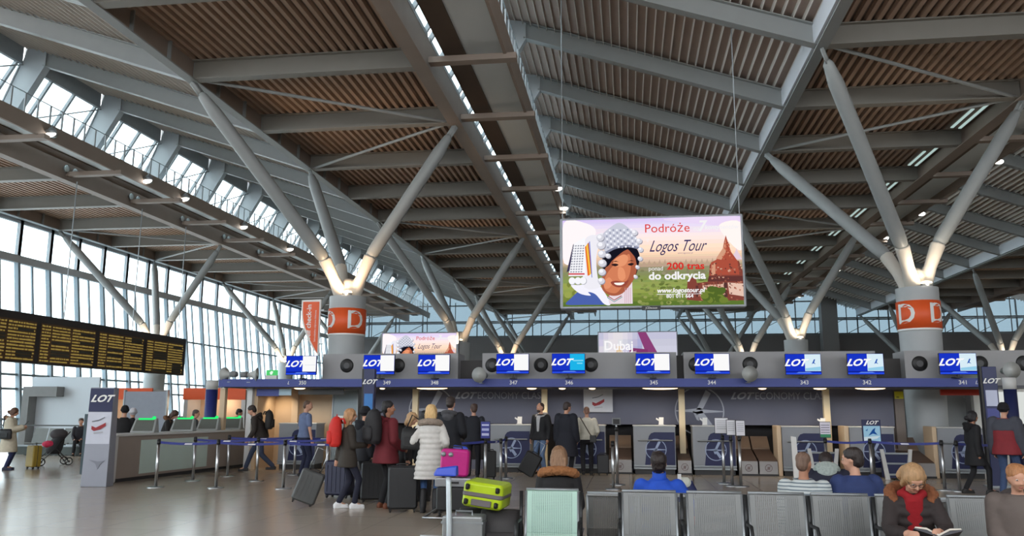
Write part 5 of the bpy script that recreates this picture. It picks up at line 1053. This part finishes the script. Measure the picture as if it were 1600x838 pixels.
def board(x, y, z, w, h, rgb, lab, rows, head=None):
    t = thing('notice_board', lab, 'notice', (x, y, z)); MB().box(-w/2, w/2, 0, .015, 0, h).build('sheet', mat('board_%d_%d_%d' % rgb, rgb, .4, 0, .02), t)
    MB().box(-w/2-.01, w/2+.01, .015, .025, -.012, h+.012).cyl((0, .03, -.06), (0, .03, .05), .02).build('holder_frame', blackm, t)
    for c, a, b, q, e in rows: MB().box(-w/2+a*w, -w/2+b*w, -.003, 0, q*h, e*h).build('printed_block', mat('block_%d_%d_%d' % c, c, .5, 0, 0), t)
    return t
lines = [((130, 130, 140), .12, .88, .8-.13*i, .83-.13*i) for i in range(5)]
board(2.1, 19.62, 1.12, .29, .34, (222, 222, 228), 'left white sheet of the three-sheet notice stand', lines); board(2.24, 19.02, 1.1, .18, .32, (216, 216, 222), 'middle white sheet of the three-sheet notice stand', lines); board(2.43, 18.92, 1.09, .18, .32, (214, 214, 222), 'right white sheet of the three-sheet notice stand', lines)
board(4.36, 19.57, 1.05, .22, .33, (214, 210, 224), 'white notice with green foot on the post by the orange gap', [((40, 130, 90), 0, 1, 0, .2)]+[((70, 66, 90), .08, .92, .3+.16*i, .34+.16*i) for i in range(4)])
bb = board(-3.17, 18.48, 1.0, .2, .36, (54, 60, 140), 'small blue and white notice on a queue post behind the white coat woman', [((190, 194, 224), .1, .9, .15, .3), ((170, 176, 214), .1, .9, .45, .6), ((190, 194, 224), .1, .9, .75, .85)])
dp = thing('pedestal_display', 'lit pale blue aeroplane display on a post between the desks at right', 'display', (5.44, 19.9, 0))
MB().box(-.2, .2, 0, .05, .92, 1.44).build('casing', navy, dp); MB().cyl((0, .03, 0), (0, .03, .92), .035).build('pole', blackm, dp); MB().box(-.2, .2, -.15, .2, 0, .03).build('base', blackm, dp)
picture('lit_sheet', [((160, 204, 230), [(-.18, .94), (.18, .94), (.18, 1.3), (-.18, 1.3)]), ((216, 234, 242), [(-.18, .96), (.1, 1.02), (.18, 1.08), (-.18, 1.05)]), ((36, 84, 156), [(-.08, 1.08), (.02, 1.22), (.08, 1.26), (.06, 1.18), (.12, 1.1), (.02, 1.13)]), ((80, 130, 180), [(-.14, 1.2), (-.08, 1.24), (-.1, 1.18)])], dp, lambda u, v: (u, v), em=.7, step=.0008, y0=-.001)
lot(dp, 0, 1.37, -.006, .11, white_v)
# ================================================================== LUGGAGE
def suitcase(name, lab, loc, rz, w, h, d, rgb, tiltm=None, handle=.0, ribs=True, rough=.45, group=None, lay=False):
    t = thing(name, lab, 'suitcase', loc, rz); m = mat('case_%d_%d_%d' % rgb, rgb, rough, 0, .08, 12)
    if tiltm: t.rotation_euler = tiltm
    MB().rbox(-w/2, w/2, -d/2, d/2, .05, h, min(w, h)*.12).build('shell', m, t, bevel=.006)
    if ribs:
        mb = MB()
        for i in range(5): x = -w*.36+i*w*.18; mb.box(x-.008, x+.008, -d/2-.008, -d/2, .12, h-.08); mb.box(x-.008, x+.008, d/2, d/2+.008, .12, h-.08)
        mb.build('shell_ribs', m, t)
    MB().rbox(-w/2-.003, w/2+.003, -.012, .012, .045, h+.004, min(w, h)*.12).build('zip_band', mat('zip_dark', (50, 48, 50), .6), t)
    MB().tube([(-.09, 0, h-.005), (-.08, 0, h+.03), (.08, 0, h+.03), (.09, 0, h-.005)], .012, 8).build('carry_handle', blackm, t, True)
    if handle: MB().tube([(-.1, d*.3, h-.05), (-.1, d*.3, h+handle), (.1, d*.3, h+handle), (.1, d*.3, h-.05)], .009, 8).build('pull_handle', chrome, t, True)
    for sx in (-1, 1):
        for sy in (-1, 1): MB().cyl((sx*(w/2-.05)-.012, sy*(d/2-.05), .028), (sx*(w/2-.05)+.012, sy*(d/2-.05), .028), .028, n=12).box(sx*(w/2-.05)-.02, sx*(w/2-.05)+.02, sy*(d/2-.05)-.02, sy*(d/2-.05)+.02, .03, .065).build('wheel', blackm, t)
    return t
suitcase('roller_suitcase', 'grey roller suitcase tilted behind the red backpack woman', (-5.5, 13.75, .03), 0, .40, .58, .25, (74, 76, 76), tiltm=(0, .35, .3), handle=.38)
suitcase('large_suitcase', 'large upright black suitcase beside the red coat man', (-3.62, 13.3, 0), .25, .48, .72, .3, (36, 37, 40))
suitcase('large_suitcase', 'black suitcase standing behind the red backpack woman and red coat man', (-4.5, 14.6, 0), .2, .45, .7, .28, (22, 22, 26))
suitcase('large_suitcase', 'navy blue suitcase standing between the polo man and red backpack woman', (-5.35, 15.2, 0), -.2, .5, .68, .3, (28, 32, 62))
suitcase('roller_suitcase', 'black roller suitcase tilted by the bearded man', (-2.6, 20.9, .02), 0, .42, .6, .26, (20, 20, 22), tiltm=(0, .5, 0), handle=.3, ribs=False)
suitcase('cabin_suitcase', 'small black upright suitcase right of the cream pullover man', (-.66, 21.6, 0), 0, .3, .52, .22, (18, 18, 22), ribs=False)
suitcase('cabin_suitcase', 'black upright suitcase right of the suited man at the counter', (-3.3, 19.9, 0), .1, .3, .66, .24, (18, 18, 20), ribs=False)
suitcase('yellow_suitcase', 'mustard yellow suitcase beside the cream coat person', (-16.05, 20.95, 0), -.4, .36, .62, .24, (150, 126, 44), ribs=False)
def backpack(lab, loc, rz, rgb, s=1.):
    t = thing('backpack', lab, 'backpack', loc, rz); m = mat('pack_%d_%d_%d' % rgb, rgb, .7, 0, .12, 12, .2)
    mb = MB(); mb.loft([(0, y, z*s, rx*s, ry*s) for z, rx, ry, y in ((0, .13, .07, 0), (.05, .16, .1, 0), (.2, .165, .11, 0), (.36, .15, .1, 0), (.46, .11, .07, .01), (.5, .05, .03, .02))], 20); mb.build('bag_body', m, t, remesh=.014)
    MB().loft([(0, -.09*s, z*s, rx*s, .045*s) for z, rx in ((.05, .1), (.1, .125), (.22, .12), (.26, .09))], 16).build('front_pocket', m, t, True)
    for sx in (-1, 1): MB().tube([(sx*.09*s, .06, .45*s), (sx*.12*s, .11, .46*s), (sx*.14*s, .14, .38*s)], .018, 8).build('shoulder_strap', m, t, True)
    MB().tube([(-.03, .02, .49*s), (0, .02, .53*s), (.03, .02, .49*s)], .008, 6).build('grab_loop', m, t); return t
backpack('bright red backpack worn by the blonde woman in the olive coat', (-4.86, 13.49, 1.0), -1.05, (196, 36, 28)); backpack('black backpack worn by the man in the dark red coat', (-4.22, 13.53, 1.05), -.75, (26, 24, 28), 1.15)
backpack('dark backpack on the back of the striding man', (-9.36, 20.95, 1.1), PI/2+.25, (30, 27, 26), 1.0)
backpack('pale grey bag beside the black hooded person', (-4.42, 14.55, 1.0), -.4, (150, 150, 154), .85)
def bag(name, lab, loc, rz, w, h, d, rgb, strap=None):
    t = thing(name, lab, 'bag', loc, rz); m = mat('bag_%d_%d_%d' % rgb, rgb, .6, 0, .1, 15, .2); MB().loft([(0, 0, z, rx, ry) for z, rx, ry in ((0, w*.44, d*.4), (h*.1, w*.5, d*.5), (h*.7, w*.48, d*.45), (h, w*.42, d*.25))], 18).build('bag_body', m, t, True)
    MB().rbox(-w*.3, w*.3, -d*.53, -d*.45, h*.15, h*.6, .02).build('outer_pocket', m, t)
    if strap: MB().tube(strap, .012, 6).build('shoulder_strap', m, t, True)
    return t
bag('shoulder_bag', 'black shoulder bag at the side of the white coat woman', (-3.47, 13.15, .98), .1, .32, .34, .13, (22, 22, 24), [(-.08, 0, .32), (.02, -.02, .55), (.12, 0, .48)])
bag('shoulder_bag', 'black handbag hanging on the cream coat of the far left person', (-16.25, 20.05, .82), -.1, .42, .26, .12, (18, 18, 22), [(-.1, 0, .24), (-.05, -.02, .6), (.02, .03, .66)])
t = thing('cross_strap_bag', 'slim bag with a diagonal strap over the cream pullover', 'bag', (-1.08, 21.4, 1.0)); MB().tube([(-.15, .06, .45), (-.1, -.02, .38), (.1, -.03, .04), (.17, .02, -.05)], .014, 6).build('diagonal_strap', mat('olive_strap', (84, 76, 64), .7), t, True); MB().rbox(.1, .26, -.02, .06, -.18, 0, .02).build('pouch', blackm, t)
# trolleys
def trolley(loc, rz, lab):
    t = thing('luggage_trolley', lab, 'trolley', loc, rz)
    # local: +Y away from the handle; handle at -Y
    MB().tube([(-.0, -.46, .12), (-.0, -.45, .5), (-.02, -.42, .9), (-.03, -.40, 1.0)], .026, 10).build('handle_pole', mat('trolley_pale_post', (190, 200, 206), .35, .3), t, True)
    MB().hexa([(-.16, -.46, .98), (.06, -.46, .98), (.06, -.34, .98), (-.2, -.34, .98), (-.13, -.44, 1.06), (.06, -.44, 1.08), (.06, -.36, 1.08), (-.17, -.36, 1.04)]).build('blue_grip', mat('grip_blue', (36, 70, 190), .4), t, bevel=.015)
    mb = MB(); mb.tube([(-.28, -.42, .14), (.28, -.42, .14), (.3, .5, .1), (-.3, .5, .1)], .016, 8, closed=True)
    for x in (-.14, 0, .14): mb.tube([(x, -.42, .14), (x, .5, .1)], .01, 6)
    mb.tube([(-.28, -.42, .14), (-.28, -.44, .42), (.28, -.44, .42), (.28, -.42, .14)], .014, 8); mb.build('wire_frame', chrome, t, True)
    for x, y in ((-.26, -.4), (.26, -.4), (0, .48)): MB().cyl((x-.015, y, .06), (x+.015, y, .06), .06, n=16).box(x-.025, x+.025, y-.02, y+.02, .06, .13).build('wheel', blackm, t)
    return t
trolley((-1.68, 8.4, 0), -.05, 'near luggage trolley with pale post and blue grip, lower middle')
bx_ = thing('front_case', 'silver-grey hard box on the near trolley', 'box', (-1.59, 8.1, .17)); MB().rbox(-.19, .2, -.12, .14, 0, .44, .02).build('shell', mat('silver_grey_hard_box', (150, 154, 156), .3, .4, .12, 8), bx_, bevel=.008); MB().box(-.2, .21, -.125, .145, .37, .39).build('lid_seam', alu, bx_); MB().tube([(-.08, 0, .44), (-.08, 0, .475), (.08, 0, .475), (.08, 0, .44)], .01, 6).build('handle', alu, bx_)
bag('holdall', 'dark grey soft holdall on the near trolley beside the silver box', (-1.26, 8.3, .17), .1, .46, .47, .34, (48, 46, 48))
bag('holdall', 'flat black bag under the lime suitcase on the near trolley', (-1.5, 8.5, .16), .1, .5, .47, .3, (30, 30, 32))
lime = suitcase('lime_suitcase', 'lime green suitcase with grey bands lying on the near trolley', (-1.5, 8.4, .63), 0, .40, .5, .24, (178, 204, 30), ribs=False, rough=.35)
lime.location = (-1.42, 8.05, .79); lime.rotation_euler = (math.radians(-90), math.radians(7), math.radians(-4))
MB().rbox(-.204, .204, -.035, .03, .042, .506, .05).build('grey_band', mat('lime_case_grey_band', (104, 98, 100), .5), lime)
MB().rbox(-.1, .1, .04, .1, .035, .052, .01).build('grey_handle_plate', mat('lime_case_grey_band', (104, 98, 100), .5), lime)
trolley((-2.62, 12.35, 0), PI, 'farther luggage trolley stacked with the pink suitcase')
suitcase('black_trunk', 'black case at the bottom of the farther trolley', (-2.55, 12.35, .11), 0, .5, .40, .5, (20, 20, 22), ribs=False)
s2 = thing('silver_case', 'silver hard case between black case and pink suitcase', 'case', (-2.55, 12.35, .50)); MB().rbox(-.28, .26, -.2, .2, 0, .13, .02).build('shell', mat('silver_case', (150, 152, 156), .3, .5), s2, bevel=.006); MB().box(-.08, .08, -.22, -.2, .05, .08).build('latch', blackm, s2)
pk = suitcase('pink_suitcase', 'magenta pink suitcase on top of the farther trolley', (-2.58, 12.35, .60), 0, .42, .44, .3, (186, 28, 124), ribs=False, rough=.35); pk.rotation_euler = (0, .06, .1)
for i, x in enumerate((-.06, -.17)): MB().cyl((x, -.165, .36), (x, -.14, .36), .035, n=14).build('grey_corner_wheel', alu, pk, True)
# stroller
st = thing('stroller', 'dark stroller with pink blanket beside the yellow suitcase', 'stroller', (-16.55, 22.4, 0), -.7)
MB().tube([(-.25, -.35, .12), (-.22, 0, .5), (-.2, .35, .95), (.2, .35, .95), (.22, 0, .5), (.25, -.35, .12)], .014, 8).tube([(-.24, .35, .12), (-.22, 0, .5), (.22, 0, .5), (.24, .35, .12)], .014, 8).build('frame', blackm, st, True)
MB().loft([(0, y, z, rx, ry) for z, rx, ry, y in ((.32, .18, .16, 0), (.45, .22, .22, 0), (.62, .22, .2, .05), (.85, .2, .12, .14))], 16).build('seat_pod', mat('stroller_fabric', (44, 44, 48), .8), st, True); MB().ell((0, .1, .88), (.23, .24, .16), 16).build('canopy', mat('stroller_canopy', (70, 68, 72), .8), st, True)
MB().ell((0, -.1, .6), (.2, .22, .1), 14).build('pink_blanket', mat('pink_blanket', (200, 48, 84), .8, 0, .2, 12), st, remesh=.02, noise=.03)
for x, y in ((-.26, -.36), (.26, -.36), (-.26, .36), (.26, .36)): MB().tube([(x, y+.1*math.cos(a), .11+.1*math.sin(a)) for a in [2*PI*i/18 for i in range(18)]], .016, 8, closed=True).cyl((x-.02, y, .11), (x+.02, y, .11), .03).build('wheel', blackm, st, True)
ph = thing('phone', 'small dark phone held by the cream coat person', 'phone', (-16.1, 20.55, 1.18), -1.1); MB().rbox(-.035, .035, -.005, .005, 0, .14, .008).build('casing', blackm, ph); ph.rotation_euler = (-.7, 0, -1.1)
# open book
bk = thing('open_book', 'open book with pale pages held by the reading woman', 'book', (2.36, 7.08, .64), PI-.15)
for sx in (-1, 1):
    MB().prism([(0, -.1, 0), (sx*.08, -.1, .045), (sx*.16, -.1, .05), (sx*.165, -.1, .04), (sx*.08, -.1, .03), (0, -.1, -.015)], (0, .22, 0)).build('page_block', mat('book_pages', (206, 200, 190), .7), bk)
    MB().prism([(0, -.105, -.018), (sx*.08, -.105, .026), (sx*.17, -.105, .036), (sx*.17, -.105, .03), (0, -.105, -.024)], (0, .23, 0)).build('cover', mat('book_cover', (52, 52, 60), .5), bk)
bk.rotation_euler = (.35, 0, PI-.15)
# small things near the middle
t = thing('packed_bundle', 'blue and white packed bundle standing by the blue pullover man', 'bag', (.66, 9.9, .3)); MB().loft([(0, 0, z, rx, ry) for z, rx, ry in ((0, .12, .1), (.2, .13, .1), (.42, .1, .08), (.52, .05, .04))], 14).build('navy_body', mat('bundle_navy', (26, 34, 78), .7), t, True); MB().ell((-.04, -.03, .5), (.08, .06, .07), 12).build('pale_top', mat('bundle_pale', (196, 200, 190), .7), t, True); MB().box(-.12, -.08, -.12, -.08, .1, .6).build('white_tube', white_pl, t); MB().ell((.06, -.05, .1), (.09, .07, .07), 12).build('red_pouch', mat('bundle_red', (170, 30, 40), .7), t, True); MB().box(-.1, .1, -.08, .08, -.3, .03).build('stool', blackm, t)
t = thing('white_papers', 'leaning rolled white papers before the desk behind the striped man', 'paper', (3.95, 21.3, 0)); MB().prism([(0, 0, 0), (.14, 0, 0), (.1, 0, 1.0), (-.02, 0, 1.02)], (0, .05, 0)).build('paper_roll', white_v, t); MB().box(-.02, .16, -.02, .08, 0, .03).build('foot', alu, t)
